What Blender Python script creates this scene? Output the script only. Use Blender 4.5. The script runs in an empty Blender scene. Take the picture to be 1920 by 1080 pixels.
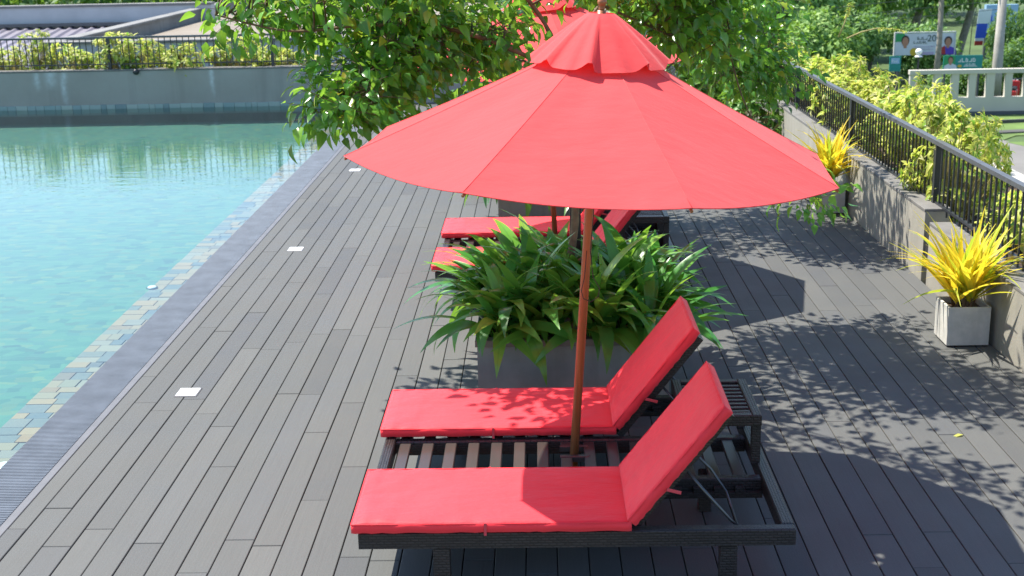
import bpy, math, random
import numpy as np
from mathutils import Vector, Matrix

random.seed(7); rng = np.random.default_rng(11)
SC = bpy.context.scene; COL = SC.collection
R = math.radians

# ------------------------------------------------------------------ camera, light
CAMH, FPX = 2.86, 2400.0
def cam_rows(yaw, pitch, roll):
    cy, sy = math.cos(yaw), math.sin(yaw)
    f = np.array([-sy, cy, 0.]); r = np.array([cy, sy, 0.])
    f2 = f*math.cos(pitch) + np.array([0, 0, -math.sin(pitch)])
    d = np.cross(f2, r)
    cr, sr = math.cos(roll), math.sin(roll)
    return np.array([r*cr + d*sr, d*cr - r*sr, f2])
ROWS = cam_rows(R(1.344), R(15.614), R(1.193))
cam = bpy.data.objects.new('camera', bpy.data.cameras.new('camera')); COL.objects.link(cam)
cam.data.sensor_width = 36; cam.data.lens = 36*FPX/1920
cam.data.clip_start = .05; cam.data.clip_end = 900
r_, d_, f_ = ROWS
cam.matrix_world = Matrix(((r_[0], -d_[0], -f_[0], 0), (r_[1], -d_[1], -f_[1], 0), (r_[2], -d_[2], -f_[2], CAMH), (0, 0, 0, 1)))
SC.camera = cam
cam.data.dof.use_dof = True; cam.data.dof.focus_distance = 7.4; cam.data.dof.aperture_fstop = 5.0

SUNV = Vector((-.515, .27, 1)).normalized()
SUN_EL = math.asin(SUNV.z); SUN_AZ = math.atan2(SUNV.x, SUNV.y)
w = bpy.data.worlds.new('World'); SC.world = w; w.use_nodes = True
nt = w.node_tree; bg = nt.nodes['Background']; bg.inputs['Strength'].default_value = .125
sk = nt.nodes.new('ShaderNodeTexSky'); sk.sky_type = 'NISHITA'; sk.sun_disc = False
sk.sun_elevation = SUN_EL; sk.sun_rotation = SUN_AZ; sk.dust_density = .5; sk.ozone_density = 2.2; sk.air_density = 1.0
nt.links.new(sk.outputs[0], bg.inputs['Color'])
sun = bpy.data.objects.new('sun', bpy.data.lights.new('sun', 'SUN')); COL.objects.link(sun)
sun.data.energy = 4.6; sun.data.angle = R(.53); sun.data.color = (1, .935, .83)
sun.rotation_euler = (-SUNV).to_track_quat('-Z', 'Y').to_euler(); sun.location = (-8, 4, 16)
SC.view_settings.view_transform = 'Standard'; SC.view_settings.look = 'None'
SC.view_settings.gamma = 1; SC.view_settings.use_curve_mapping = False
SC.view_settings.exposure = 1.2
SC.cycles.max_bounces = 8; SC.cycles.transparent_max_bounces = 12; SC.cycles.caustics_reflective = False; SC.cycles.caustics_refractive = False

def ray(x, y): return ROWS.T @ np.array([(x-960)/FPX, (y-540)/FPX, 1.])
def at_z(x, y, z):
    d = ray(x, y); return np.array([0, 0, CAMH]) + d*((z-CAMH)/d[2])
def at_y(x, y, Y):
    d = ray(x, y); return np.array([0, 0, CAMH]) + d*(Y/d[1])
def to_px(p):
    q = ROWS @ (np.asarray(p, float) - np.array([0, 0, CAMH])); return 960+FPX*q[0]/q[2], 540+FPX*q[1]/q[2]

# ------------------------------------------------------------------ materials
MATS = {}
def nd(t, ty, **k):
    n = t.nodes.new(ty)
    for a, v in k.items(): setattr(n, a, v)
    return n
def sockin(s, v, t):
    if hasattr(v, 'is_output'): t.links.new(v, s)
    elif isinstance(v, (tuple, list)) and len(v) == 3 and s.type == 'RGBA': s.default_value = (*v, 1)
    else: s.default_value = v
def math_(t, op, a, b=0., clamp=False):
    n = nd(t, 'ShaderNodeMath', operation=op, use_clamp=clamp); sockin(n.inputs[0], a, t); sockin(n.inputs[1], b, t); return n.outputs[0]
def mix(t, fac, a, b, mode='MIX'):
    n = nd(t, 'ShaderNodeMix', data_type='RGBA', blend_type=mode)
    sockin(n.inputs['Factor'], fac, t); sockin(n.inputs[6], a, t); sockin(n.inputs[7], b, t); return n.outputs[2]
def noise(t, vec, scale, detail=3., rough=.55, out=0):
    n = nd(t, 'ShaderNodeTexNoise'); n.inputs['Scale'].default_value = scale
    n.inputs['Detail'].default_value = detail; n.inputs['Roughness'].default_value = rough
    if vec is not None: t.links.new(vec, n.inputs['Vector'])
    return n.outputs[out]
def ramp(t, fac, stops, interp='LINEAR'):
    n = nd(t, 'ShaderNodeValToRGB'); n.color_ramp.interpolation = interp
    el = n.color_ramp.elements
    while len(el) < len(stops): el.new(.5)
    for e, (p, c) in zip(el, stops): e.position = p; e.color = (*c, 1) if len(c) == 3 else c
    t.links.new(fac, n.inputs[0]); return n.outputs[0]
def rng_map(t, v, a, b, c=0., d=1.):
    n = nd(t, 'ShaderNodeMapRange'); sockin(n.inputs[0], v, t)
    for i, q in enumerate((a, b, c, d)): n.inputs[i+1].default_value = q
    return n.outputs[0]
def mapping(t, vec, scale=(1, 1, 1), rot=(0, 0, 0)):
    n = nd(t, 'ShaderNodeMapping'); t.links.new(vec, n.inputs[0]); n.inputs['Scale'].default_value = scale; n.inputs['Rotation'].default_value = rot
    return n.outputs[0]
def coords(t, kind='Object'): return nd(t, 'ShaderNodeTexCoord').outputs[kind]
def wpos(t): return nd(t, 'ShaderNodeNewGeometry').outputs['Position']
def rand_piece(t):
    a = nd(t, 'ShaderNodeObjectInfo').outputs['Random']; b = nd(t, 'ShaderNodeNewGeometry').outputs['Random Per Island']
    return math_(t, 'FRACT', math_(t, 'ADD', a, b))
def bump(t, h, strength=.3, dist=.01):
    n = nd(t, 'ShaderNodeBump'); n.inputs['Strength'].default_value = strength; n.inputs['Distance'].default_value = dist
    t.links.new(h, n.inputs['Height']); return n.outputs[0]
def material(name, fn):
    m = bpy.data.materials.new(name); m.use_nodes = True; t = m.node_tree
    p = t.nodes['Principled BSDF']; fn(t, p); MATS[name] = m; return m
def setp(t, p, **k):
    for a, v in k.items():
        s = p.inputs[{'color': 'Base Color', 'rough': 'Roughness', 'metal': 'Metallic', 'normal': 'Normal', 'spec': 'Specular IOR Level', 'sheen': 'Sheen Weight', 'coat': 'Coat Weight'}[a]]
        sockin(s, v, t)
def plain(name, c, rough=.6, var=.25, scale=6., bmp=.0, metal=0., spec=.5):
    def f(t, p):
        v = wpos(t); n = noise(t, v, scale, 4.)
        c0 = tuple(x*(1-var) for x in c); c1 = tuple(min(1, x*(1+var)) for x in c)
        setp(t, p, color=mix(t, rng_map(t, n, .3, .7), c0, c1), rough=rough, metal=metal, spec=spec)
        if bmp: setp(t, p, normal=bump(t, noise(t, v, scale*12, 3.), bmp, .004))
    return material(name, f)

def f_plank(t, p):
    v = wpos(t); q = rand_piece(t)
    st = mapping(t, v, (90, 2.2, 20)); g = noise(t, st, 1., 4.)
    blot = noise(t, v, 2.3, 4., .6); fine = noise(t, v, 160, 2.)
    c = ramp(t, q, [(0, (.064, .067, .067)), (.22, (.086, .090, .087)), (.5, (.075, .079, .078)), (.7, (.098, .101, .096)), (.88, (.080, .085, .088)), (1, (.058, .062, .066))])
    c = mix(t, rng_map(t, blot, .35, .72), c, mix(t, .28, c, (.115, .117, .110)))
    c = mix(t, math_(t, 'MULTIPLY', rng_map(t, g, .35, .65), .25), c, (.062, .063, .066))
    c = mix(t, math_(t, 'MULTIPLY', rng_map(t, fine, .4, .6), .22), c, (.135, .138, .135))
    dust = noise(t, v, .55, 3.); c = mix(t, math_(t, 'MULTIPLY', rng_map(t, dust, .5, .8), .35), c, (.12, .12, .11))
    h = math_(t, 'ADD', math_(t, 'MULTIPLY', g, .5), math_(t, 'MULTIPLY', fine, .5))
    setp(t, p, color=c, rough=rng_map(t, blot, .3, .7, .6, .8), normal=bump(t, h, .45, .003), spec=.3)
material('plank', f_plank)
plain('dark_gap', (.012, .012, .013), .9)
plain('edge_strip', (.115, .115, .122), .5, .12)
plain('grate', (.115, .132, .155), .38, .2, spec=.5)
plain('gutter', (.03, .04, .05), .5)

def f_pool(t, p):
    v = wpos(t)
    wob = mapping(t, v, (1.6, 3.4, 1)); wv = noise(t, wob, 1.6, 3., .5, 1)
    off = nd(t, 'ShaderNodeVectorMath', operation='SUBTRACT'); t.links.new(wv, off.inputs[0]); off.inputs[1].default_value = (.5, .5, .5)
    sc = nd(t, 'ShaderNodeVectorMath', operation='SCALE'); t.links.new(off.outputs[0], sc.inputs[0]); sc.inputs['Scale'].default_value = .27
    ad = nd(t, 'ShaderNodeVectorMath', operation='ADD'); t.links.new(v, ad.inputs[0]); t.links.new(sc.outputs[0], ad.inputs[1])
    m = mapping(t, ad.outputs[0], (9., 13., 1)); fl = nd(t, 'ShaderNodeVectorMath', operation='FLOOR'); t.links.new(m, fl.inputs[0])
    wn = nd(t, 'ShaderNodeTexWhiteNoise'); wn.noise_dimensions = '3D'; t.links.new(fl.outputs[0], wn.inputs['Vector'])
    c = ramp(t, wn.outputs['Value'], [(0, (.030, .115, .10)), (.22, (.048, .158, .115)), (.5, (.068, .182, .122)), (.7, (.042, .135, .118)), (.88, (.12, .195, .11)), (1, (.026, .095, .095))])
    big = noise(t, v, .6, 3.); c = mix(t, rng_map(t, big, .35, .7, 0., .7), c, mix(t, .5, c, (.07, .18, .13)))
    setp(t, p, color=c, rough=.7)
material('pool_tile', f_pool)
def f_ledge(t, p):
    q = rand_piece(t); n = noise(t, wpos(t), 22, 3.)
    c = ramp(t, q, [(0, (.30, .20, .12)), (.2, (.37, .215, .115)), (.38, (.24, .20, .14)), (.55, (.075, .11, .145)), (.64, (.33, .25, .18)), (.78, (.15, .165, .15)), (.90, (.045, .08, .12)), (1, (.32, .17, .08))])
    setp(t, p, color=mix(t, math_(t, 'MULTIPLY', n, .5), c, (.26, .22, .165)), rough=.5)
material('ledge_tile', f_ledge)
def f_band(t, p):
    q = rand_piece(t); n = noise(t, wpos(t), 9, 3.)
    c = ramp(t, q, [(0, (.05, .10, .14)), (.2, (.16, .26, .27)), (.5, (.26, .33, .32)), (.8, (.30, .36, .33)), (1, (.12, .22, .26))])
    setp(t, p, color=mix(t, math_(t, 'MULTIPLY', n, .4), c, (.4, .45, .42)), rough=.4)
material('band_tile', f_band)
def f_water(t, p):
    v = wpos(t)
    m1 = mapping(t, v, (2.2, 6.0, 1)); m2 = mapping(t, v, (7, 15, 1), (0, 0, .25))
    h = math_(t, 'ADD', noise(t, m1, 1., 3.), math_(t, 'MULTIPLY', noise(t, m2, 1., 2.), .3))
    b = bump(t, h, .07, .05)
    fr = nd(t, 'ShaderNodeFresnel'); fr.inputs['IOR'].default_value = 1.33; pass
    tr = nd(t, 'ShaderNodeBsdfTransparent'); tr.inputs['Color'].default_value = (.80, .97, .985, 1)
    gl = nd(t, 'ShaderNodeBsdfGlossy'); gl.inputs['Roughness'].default_value = .015; t.links.new(b, gl.inputs['Normal'])
    mx = nd(t, 'ShaderNodeMixShader'); t.links.new(math_(t, 'MULTIPLY', fr.outputs[0], 1.3, True), mx.inputs[0]); t.links.new(tr.outputs[0], mx.inputs[1]); t.links.new(gl.outputs[0], mx.inputs[2])
    t.links.new(mx.outputs[0], t.nodes['Material Output'].inputs['Surface'])
material('water', f_water)

STREAKS = [(at_y(68, 150, 22.3)[0], .05, .5), (at_y(95, 150, 22.3)[0], .09, .45), (at_y(119, 150, 22.3)[0], .05, 1.0), (at_y(397, 150, 22.3)[0], .035, .75), (at_y(594, 150, 22.3)[0], .035, .6), (-13.1, .06, .8)]
def f_wall(t, p):
    v = wpos(t); sx = nd(t, 'ShaderNodeSeparateXYZ'); t.links.new(v, sx.inputs[0]); X, Z = sx.outputs[0], sx.outputs[2]
    n = noise(t, v, 1.4, 4., .6); f = noise(t, v, 45, 3.)
    c = mix(t, rng_map(t, n, .3, .7), (.28, .262, .235), (.34, .322, .295)); c = mix(t, math_(t, 'MULTIPLY', f, .25), c, (.33, .32, .3))
    st = noise(t, mapping(t, v, (3.2, 3.2, .25)), 1., 4.); c = mix(t, math_(t, 'MULTIPLY', rng_map(t, st, .52, .75), .35), c, (.13, .125, .115))
    wig = math_(t, 'MULTIPLY', math_(t, 'SUBTRACT', noise(t, v, 5., 2.), .5), .10)
    Xw = math_(t, 'ADD', X, wig)
    tot = None
    for x0, wd, ln in STREAKS:
        u = math_(t, 'DIVIDE', math_(t, 'SUBTRACT', Xw, x0), wd)
        g = math_(t, 'POWER', 2.718, math_(t, 'MULTIPLY', math_(t, 'MULTIPLY', u, u), -1.))
        g = math_(t, 'MULTIPLY', g, rng_map(t, Z, .66-.6*ln-.08, .66-.3*ln))
        tot = g if tot is None else math_(t, 'ADD', tot, g)
    tot = math_(t, 'MULTIPLY', tot, rng_map(t, noise(t, v, 14, 3.), .3, .6, .45, 1.)); tot = math_(t, 'MULTIPLY', tot, .6, True)
    c = mix(t, tot, c, (.62, .66, .68))
    setp(t, p, color=c, rough=.8, normal=bump(t, f, .2, .004))
material('render_wall', f_wall)
def f_conc(name, a, b, sc=3.):
    def f(t, p):
        v = wpos(t); n = noise(t, v, sc, 5., .62); f = noise(t, v, 70, 3.)
        st = noise(t, mapping(t, v, (6, 6, .5)), 1., 3.)
        c = mix(t, rng_map(t, n, .32, .7), a, b); c = mix(t, math_(t, 'MULTIPLY', rng_map(t, st, .5, .75), .4), c, tuple(x*.55 for x in a))
        setp(t, p, color=c, rough=.82, normal=bump(t, math_(t, 'ADD', f, n), .3, .004))
    return material(name, f)
f_conc('planter_concrete', (.21, .205, .185), (.30, .29, .265))
f_conc('planter_rim', (.15, .135, .115), (.22, .20, .17), 6)
f_conc('pot_concrete', (.40, .40, .37), (.55, .545, .50), 7)
f_conc('side_wall', (.255, .245, .205), (.32, .305, .26), 2.)
f_conc('coping', (.125, .122, .115), (.175, .17, .16), 5.)
plain('soil', (.055, .035, .022), .95, .5, 30, .6)
plain('iron', (.022, .025, .030), .42, .15, 20)
plain('iron_grey', (.075, .082, .092), .5, .15, 20)

def f_fabric(name, c, rough=.75, trans=.0, folds=.6):
    def f(t, p):
        v = coords(t, 'Object'); n = noise(t, v, 3.5, 3.); fine = noise(t, v, 260, 2.)
        col = mix(t, rng_map(t, n, .3, .7), tuple(x*.93 for x in c), tuple(min(1, x*1.06) for x in c))
        col = mix(t, math_(t, 'MULTIPLY', fine, .12), col, tuple(x*.7 for x in c))
        big = noise(t, mapping(t, v, (2.2, 5.5, 3.)), 1.6, 4., .55); fold = noise(t, mapping(t, v, (9., 2.5, 9.)), 1., 2., .4)
        hh = math_(t, 'ADD', math_(t, 'MULTIPLY', big, folds), math_(t, 'ADD', math_(t, 'MULTIPLY', fold, folds*.35), math_(t, 'MULTIPLY', fine, .05)))
        b = bump(t, hh, .5, .03)
        setp(t, p, color=col, rough=rough, normal=b, spec=.3, sheen=.15)
        if trans:
            tr = nd(t, 'ShaderNodeBsdfTranslucent'); t.links.new(col, tr.inputs['Color'])
            mx = nd(t, 'ShaderNodeMixShader'); mx.inputs[0].default_value = trans
            t.links.new(p.outputs[0], mx.inputs[1]); t.links.new(tr.outputs[0], mx.inputs[2]); t.links.new(mx.outputs[0], t.nodes['Material Output'].inputs['Surface'])
    return material(name, f)
f_fabric('canopy_cloth', (.84, .077, .082), .8, .3, .55)
f_fabric('canopy_seam', (.80, .085, .09), .8, .24)
f_fabric('cushion_cloth', (.92, .035, .050), .6, .0, 1.0)
f_fabric('tie_cloth', (.62, .06, .075), .7)

def f_wood(name, a, b, rough=.4):
    def f(t, p):
        v = coords(t, 'Object'); n = noise(t, mapping(t, v, (40, 40, 2.5)), 1., 4., .6); k = noise(t, mapping(t, v, (6, 6, 1.2)), 1., 3.)
        c = mix(t, rng_map(t, n, .3, .7), a, b); c = mix(t, math_(t, 'MULTIPLY', rng_map(t, k, .58, .75), .6), c, tuple(x*.35 for x in a))
        setp(t, p, color=c, rough=rough, normal=bump(t, n, .2, .002))
    return material(name, f)
f_wood('pole_wood', (.25, .088, .032), (.37, .145, .058), .38)
f_wood('post_dark', (.022, .016, .014), (.035, .026, .022), .5)
def f_wicker(t, p):
    uv = coords(t, 'UV'); br = nd(t, 'ShaderNodeTexBrick'); t.links.new(uv, br.inputs['Vector'])
    br.inputs['Color1'].default_value = (.036, .031, .030, 1); br.inputs['Color2'].default_value = (.014, .012, .012, 1); br.inputs['Mortar'].default_value = (.005, .0045, .0045, 1)
    br.inputs['Scale'].default_value = 1; br.inputs['Brick Width'].default_value = .034; br.inputs['Row Height'].default_value = .0130; br.inputs['Mortar Size'].default_value = .003; br.inputs['Mortar Smooth'].default_value = .6
    n = noise(t, uv, 60, 2.)
    h = math_(t, 'ADD', math_(t, 'MULTIPLY', br.outputs['Fac'], -1.), math_(t, 'MULTIPLY', n, .35))
    setp(t, p, color=mix(t, math_(t, 'MULTIPLY', n, .4), br.outputs['Color'], (.04, .034, .032)), rough=.36, normal=bump(t, h, .9, .004), spec=.6)
material('wicker', f_wicker)
def f_slat(t, p):
    q = rand_piece(t); v = wpos(t); n = noise(t, mapping(t, v, (60, 6, 10)), 1., 3.)
    c = ramp(t, q, [(0, (.040, .034, .031)), (.5, (.052, .044, .040)), (1, (.034, .031, .031))])
    setp(t, p, color=mix(t, math_(t, 'MULTIPLY', n, .5), c, (.066, .056, .050)), rough=.3, spec=.6, normal=bump(t, n, .15, .002))
material('slat', f_slat)
plain('steel_dark', (.10, .105, .11), .3, .1, 20, metal=.7)
plain('white_glass', (.82, .82, .80), .25, .04)
plain('beige_box', (.42, .36, .30), .7, .1)
plain('cord', (.035, .025, .02), .8)

def f_leaf(name, stops, rough=.34, trans=.3, vein=None, dry=None):
    def f(t, p):
        q = rand_piece(t); uv = coords(t, 'UV'); s = nd(t, 'ShaderNodeSeparateXYZ'); t.links.new(uv, s.inputs[0])
        c = ramp(t, q, stops)
        ax = math_(t, 'ABSOLUTE', math_(t, 'SUBTRACT', s.outputs[0], .5))
        if vein: c = mix(t, math_(t, 'MULTIPLY', rng_map(t, ax, .0, .09, 1., 0.), .55), c, vein)
        if dry: c = mix(t, math_(t, 'MULTIPLY', rng_map(t, ax, .22, .48), dry[1]), c, dry[0])
        n = noise(t, wpos(t), 30, 3.); c = mix(t, math_(t, 'MULTIPLY', n, .25), c, tuple(x*.5 for x in stops[0][1]))
        setp(t, p, color=c, rough=rough, spec=.5)
        tr = nd(t, 'ShaderNodeBsdfTranslucent'); t.links.new(mix(t, .65, c, (.42, .72, .06), 'MIX') if trans > .2 and not dry else c, tr.inputs['Color'])
        mx = nd(t, 'ShaderNodeMixShader'); mx.inputs[0].default_value = trans
        t.links.new(p.outputs[0], mx.inputs[1]); t.links.new(tr.outputs[0], mx.inputs[2]); t.links.new(mx.outputs[0], t.nodes['Material Output'].inputs['Surface'])
    return material(name, f)
f_leaf('tree_leaf', [(0, (.026, .11, .026)), (.3, (.052, .19, .034)), (.6, (.10, .30, .042)), (.85, (.20, .46, .05)), (.95, (.30, .46, .04)), (1, (.40, .30, .03))], .23, .42, (.15, .30, .05))
f_leaf('lily_leaf', [(0, (.036, .17, .03)), (.4, (.065, .26, .038)), (.75, (.12, .36, .045)), (.93, (.22, .44, .06)), (1, (.30, .46, .06))], .28, .30, (.05, .21, .04))
f_leaf('spike_leaf', [(0, (.34, .58, .05)), (.2, (.72, .70, .05)), (.5, (.96, .74, .05)), (1, (.97, .66, .03))], .5, .5, (.45, .62, .05), ((.97, .74, .05), .5))
f_leaf('gold_leaf', [(0, (.13, .36, .045)), (.18, (.34, .52, .06)), (.45, (.62, .68, .09)), (.8, (.76, .74, .18)), (1, (.80, .75, .42))], .5, .5, (.22, .40, .04), ((.70, .64, .12), .4))
f_leaf('bush_leaf', [(0, (.04, .13, .02)), (.5, (.09, .23, .03)), (.8, (.15, .31, .04)), (1, (.26, .38, .05))], .45, .28)
f_leaf('far_leaf_dark', [(0, (.035, .10, .03)), (.5, (.058, .15, .04)), (1, (.10, .21, .05))], .6, .3)
f_leaf('far_leaf_mid', [(0, (.085, .19, .06)), (.5, (.14, .28, .08)), (1, (.20, .36, .10))], .6, .25)
f_leaf('far_leaf_light', [(0, (.13, .25, .06)), (.5, (.20, .35, .085)), (1, (.30, .45, .11))], .6, .25)
plain('bark', (.15, .095, .05), .8, .4, 18, .5)
plain('bark_grey', (.22, .20, .17), .85, .25, 8, .4)
plain('twig', (.10, .075, .04), .8, .3, 20)
plain('yellow_twig', (.36, .30, .12), .8, .3, 20)

# ------------------------------------------------------------------ mesh helpers
class MB:
    def __init__(s): s.v = []; s.f = []
    def add(s, vs, fs):
        b = len(s.v); s.v += [tuple(map(float, q)) for q in vs]; s.f += [tuple(i+b for i in q) for q in fs]; return s
    def box(s, x0, x1, y0, y1, z0, z1, ch=0., keepbottom=True):
        if ch:
            vs = [(x0, y0, z0), (x1, y0, z0), (x1, y1, z0), (x0, y1, z0), (x0, y0, z1-ch), (x1, y0, z1-ch), (x1, y1, z1-ch), (x0, y1, z1-ch),
                  (x0+ch, y0+ch, z1), (x1-ch, y0+ch, z1), (x1-ch, y1-ch, z1), (x0+ch, y1-ch, z1)]
            fs = [(0, 1, 5, 4), (1, 2, 6, 5), (2, 3, 7, 6), (3, 0, 4, 7), (4, 5, 9, 8), (5, 6, 10, 9), (6, 7, 11, 10), (7, 4, 8, 11), (8, 9, 10, 11)]
            if keepbottom: fs.append((3, 2, 1, 0))
        else:
            vs = [(x0, y0, z0), (x1, y0, z0), (x1, y1, z0), (x0, y1, z0), (x0, y0, z1), (x1, y0, z1), (x1, y1, z1), (x0, y1, z1)]
            fs = [(0, 1, 5, 4), (1, 2, 6, 5), (2, 3, 7, 6), (3, 0, 4, 7), (4, 5, 6, 7), (3, 2, 1, 0)]
        return s.add(vs, fs)
    def obox(s, c, ax, ay, az, hx, hy, hz):
        c, ax, ay, az = (np.asarray(q, float) for q in (c, ax, ay, az))
        vs = [c+ax*hx*i+ay*hy*j+az*hz*k for k in (-1, 1) for i, j in ((-1, -1), (1, -1), (1, 1), (-1, 1))]
        return s.add(vs, [(0, 1, 5, 4), (1, 2, 6, 5), (2, 3, 7, 6), (3, 0, 4, 7), (4, 5, 6, 7), (3, 2, 1, 0)])
    def tube(s, pts, rad, n=8, cap=True):
        pts = [np.asarray(q, float) for q in pts]; m = len(pts)
        rad = [rad]*m if np.isscalar(rad) else list(rad)
        b = len(s.v); up = np.array([.31, .17, .93]); pu = None
        for i in range(m):
            d = pts[min(i+1, m-1)]-pts[max(i-1, 0)]; d = d/(np.linalg.norm(d)+1e-9)
            u = (pu if pu is not None else np.cross(d, up)); u = u-d*np.dot(u, d)
            if np.linalg.norm(u) < 1e-4: u = np.cross(d, [1, 0, 0])
            u = u/np.linalg.norm(u); pu = u; w_ = np.cross(d, u)
            for k in range(n):
                a = 2*math.pi*k/n; s.v.append(tuple(pts[i]+rad[i]*(math.cos(a)*u+math.sin(a)*w_)))
        for i in range(m-1):
            for k in range(n):
                k2 = (k+1) % n; s.f.append((b+i*n+k, b+i*n+k2, b+(i+1)*n+k2, b+(i+1)*n+k))
        if cap: s.f.append(tuple(b+k for k in range(n-1, -1, -1))); s.f.append(tuple(b+(m-1)*n+k for k in range(n)))
        return s
    def lathe(s, c, prof, n=16):
        c = np.asarray(c, float); b = len(s.v)
        for r, z in prof:
            for k in range(n):
                a = 2*math.pi*k/n; s.v.append((c[0]+r*math.cos(a), c[1]+r*math.sin(a), c[2]+z))
        for i in range(len(prof)-1):
            for k in range(n):
                k2 = (k+1) % n; s.f.append((b+i*n+k, b+i*n+k2, b+(i+1)*n+k2, b+(i+1)*n+k))
        s.f.append(tuple(b+k for k in range(n-1, -1, -1))); s.f.append(tuple(b+(len(prof)-1)*n+k for k in range(n)))
        return s
    def mesh(s, name, mat, smooth=False, uv=None):
        me = bpy.data.meshes.new(name); me.from_pydata(s.v, [], s.f)
        me.materials.append(MATS[mat])
        if smooth: me.polygons.foreach_set('use_smooth', [True]*len(me.polygons))
        if uv == 'box':
            l = me.uv_layers.new(name='uv')
            for pl in me.polygons:
                n = pl.normal; a = max(range(3), key=lambda i: abs(n[i]))
                for li in pl.loop_indices:
                    c = me.vertices[me.loops[li].vertex_index].co
                    # weave rows follow the piece's long direction
                    u, v_ = ((c.y, c.z), (c.x, c.z), (c.x, c.y))[a]
                    l.data[li].uv = (u, v_)
            if s.v:
                ex = np.ptp(np.array(s.v), axis=0)
                if ex[1] > ex[0]:
                    for pl in me.polygons:
                        if abs(pl.normal.z) > .7:
                            for li in pl.loop_indices: q = l.data[li].uv; l.data[li].uv = (q[1], q[0])
        me.update(); return me
    def build(s, name, mat, parent=None, smooth=False, uv=None, loc=None):
        return obj(name, s.mesh(name, mat, smooth, uv), parent, loc)
def obj(name, me, parent=None, loc=None, mw=None):
    o = bpy.data.objects.new(name, me); COL.objects.link(o)
    if parent: o.parent = parent
    if mw is not None: o.matrix_local = mw
    elif loc is not None: o.location = loc
    return o
def tag(o, label=None, cat=None, group=None, kind=None):
    for k, v in (('label', label), ('category', cat), ('group', group), ('kind', kind)):
        if v: o[k] = v
    return o
def thing(name, label, cat, loc=(0, 0, 0), group=None):
    o = bpy.data.objects.new(name, None); COL.objects.link(o); o.location = loc; o.empty_display_size = .1
    return tag(o, label, cat, group)
KIDS = {}
def copy_tree(o, dloc=(0, 0, 0), label=None, group=None):
    kids = {}
    for q in list(COL.objects):
        if q.parent: kids.setdefault(q.parent.name, []).append(q)
    def rec(a, par):
        c = a.copy(); COL.objects.link(c)
        if par: c.parent = par; c.matrix_parent_inverse = a.matrix_parent_inverse.copy()
        for k in kids.get(a.name, []): rec(k, c)
        return c
    c = rec(o, None); c.location = Vector(o.location)+Vector(dloc)
    if label: c['label'] = label
    if group: c['group'] = group
    return c

# leaf templates: verts (k,3), faces, uv ; leaf grows along +Y from origin, face up +Z
def leaf_tpl(L, W, bend=.3, fold=.25, n=5, tip=1.4, base=.5):
    vs, uv, fs = [], [], []
    y = z = 0.; a = 0.
    for i in range(n+1):
        s = i/n
        wd = W*.5*(math.sin(math.pi*min(1, s**base))**.8 if 0 < s < 1 else 0.) * (1 if s < .6 else (1-((s-.6)/.4)**tip*.35))
        wd = max(wd, .0015)
        vs += [(-wd, y, z+fold*wd), (0, y, z), (wd, y, z+fold*wd)]; uv += [(0, s), (.5, s), (1, s)]
        a = -bend*(s+.5/n)*1.6
        y += L/n*math.cos(a); z += L/n*math.sin(a)
    for i in range(n):
        b = 3*i
        fs += [(b, b+1, b+4, b+3), (b+1, b+2, b+5, b+4)]
    return np.array(vs), fs, np.array(uv)
def leaf_mesh(name, tpl, mat):
    v, f, uv = tpl; me = bpy.data.meshes.new(name); me.from_pydata([tuple(q) for q in v], [], f)
    l = me.uv_layers.new(name='uv'); idx = np.empty(len(me.loops), dtype=np.int32); me.loops.foreach_get('vertex_index', idx)
    l.data.foreach_set('uv', uv[idx].ravel()); me.polygons.foreach_set('use_smooth', [True]*len(me.polygons))
    me.materials.append(MATS[mat]); me.update(); return me
def mass_mesh(name, mat, tpls, mats4, choice):
    V, F, U = [], [], []; b = 0
    for k, (v, f, uv) in enumerate(tpls):
        M = mats4[choice == k]
        if not len(M): continue
        P = np.einsum('nij,kj->nki', M[:, :3, :3], v)+M[:, None, :3, 3]
        n, kk = P.shape[:2]; fa = np.array(f)
        F.append((fa[None]+(np.arange(n)*kk)[:, None, None]+b).reshape(-1, fa.shape[1])); V.append(P.reshape(-1, 3)); U.append(np.tile(uv, (n, 1))); b += n*kk
    V = np.concatenate(V); F = np.concatenate(F); U = np.concatenate(U)
    me = bpy.data.meshes.new(name); me.vertices.add(len(V)); me.vertices.foreach_set('co', V.ravel().astype(np.float32))
    nf, k = F.shape; me.loops.add(nf*k); me.loops.foreach_set('vertex_index', F.ravel().astype(np.int32))
    me.polygons.add(nf); me.polygons.foreach_set('loop_start', np.arange(0, nf*k, k, dtype=np.int32))
    try: me.polygons.foreach_set('loop_total', np.full(nf, k, dtype=np.int32))
    except Exception: pass
    me.polygons.foreach_set('use_smooth', np.ones(nf, dtype=bool))
    l = me.uv_layers.new(name='uv'); l.data.foreach_set('uv', U[F.ravel()].ravel().astype(np.float32))
    me.materials.append(MATS[mat]); me.update(); me.validate(); return me
def frame_from(d, up, roll=0.):
    d = np.asarray(d, float); d = d/np.linalg.norm(d); up = np.asarray(up, float)
    x = np.cross(d, up); n = np.linalg.norm(x)
    x = x/n if n > 1e-4 else np.array([1., 0, 0]); z = np.cross(x, d)
    c, s = math.cos(roll), math.sin(roll)
    return np.stack([x*c+z*s, d, z*c-x*s], axis=1)
def mat4(Rm, t, s=1.):
    M = np.eye(4); M[:3, :3] = Rm*s; M[:3, 3] = t; return M

# ------------------------------------------------------------------ ground levels, water, deck
GZ = -4.5
g = MB().add([(-400, -60, GZ-.02), (400, -60, GZ-.02), (400, 500, GZ-.02), (-400, 500, GZ-.02)], [(0, 1, 2, 3)])
plain('ground_green', (.055, .095, .025), .9, .4, .25)
tag(g.build('ground', 'ground_green'), kind='structure')

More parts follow.
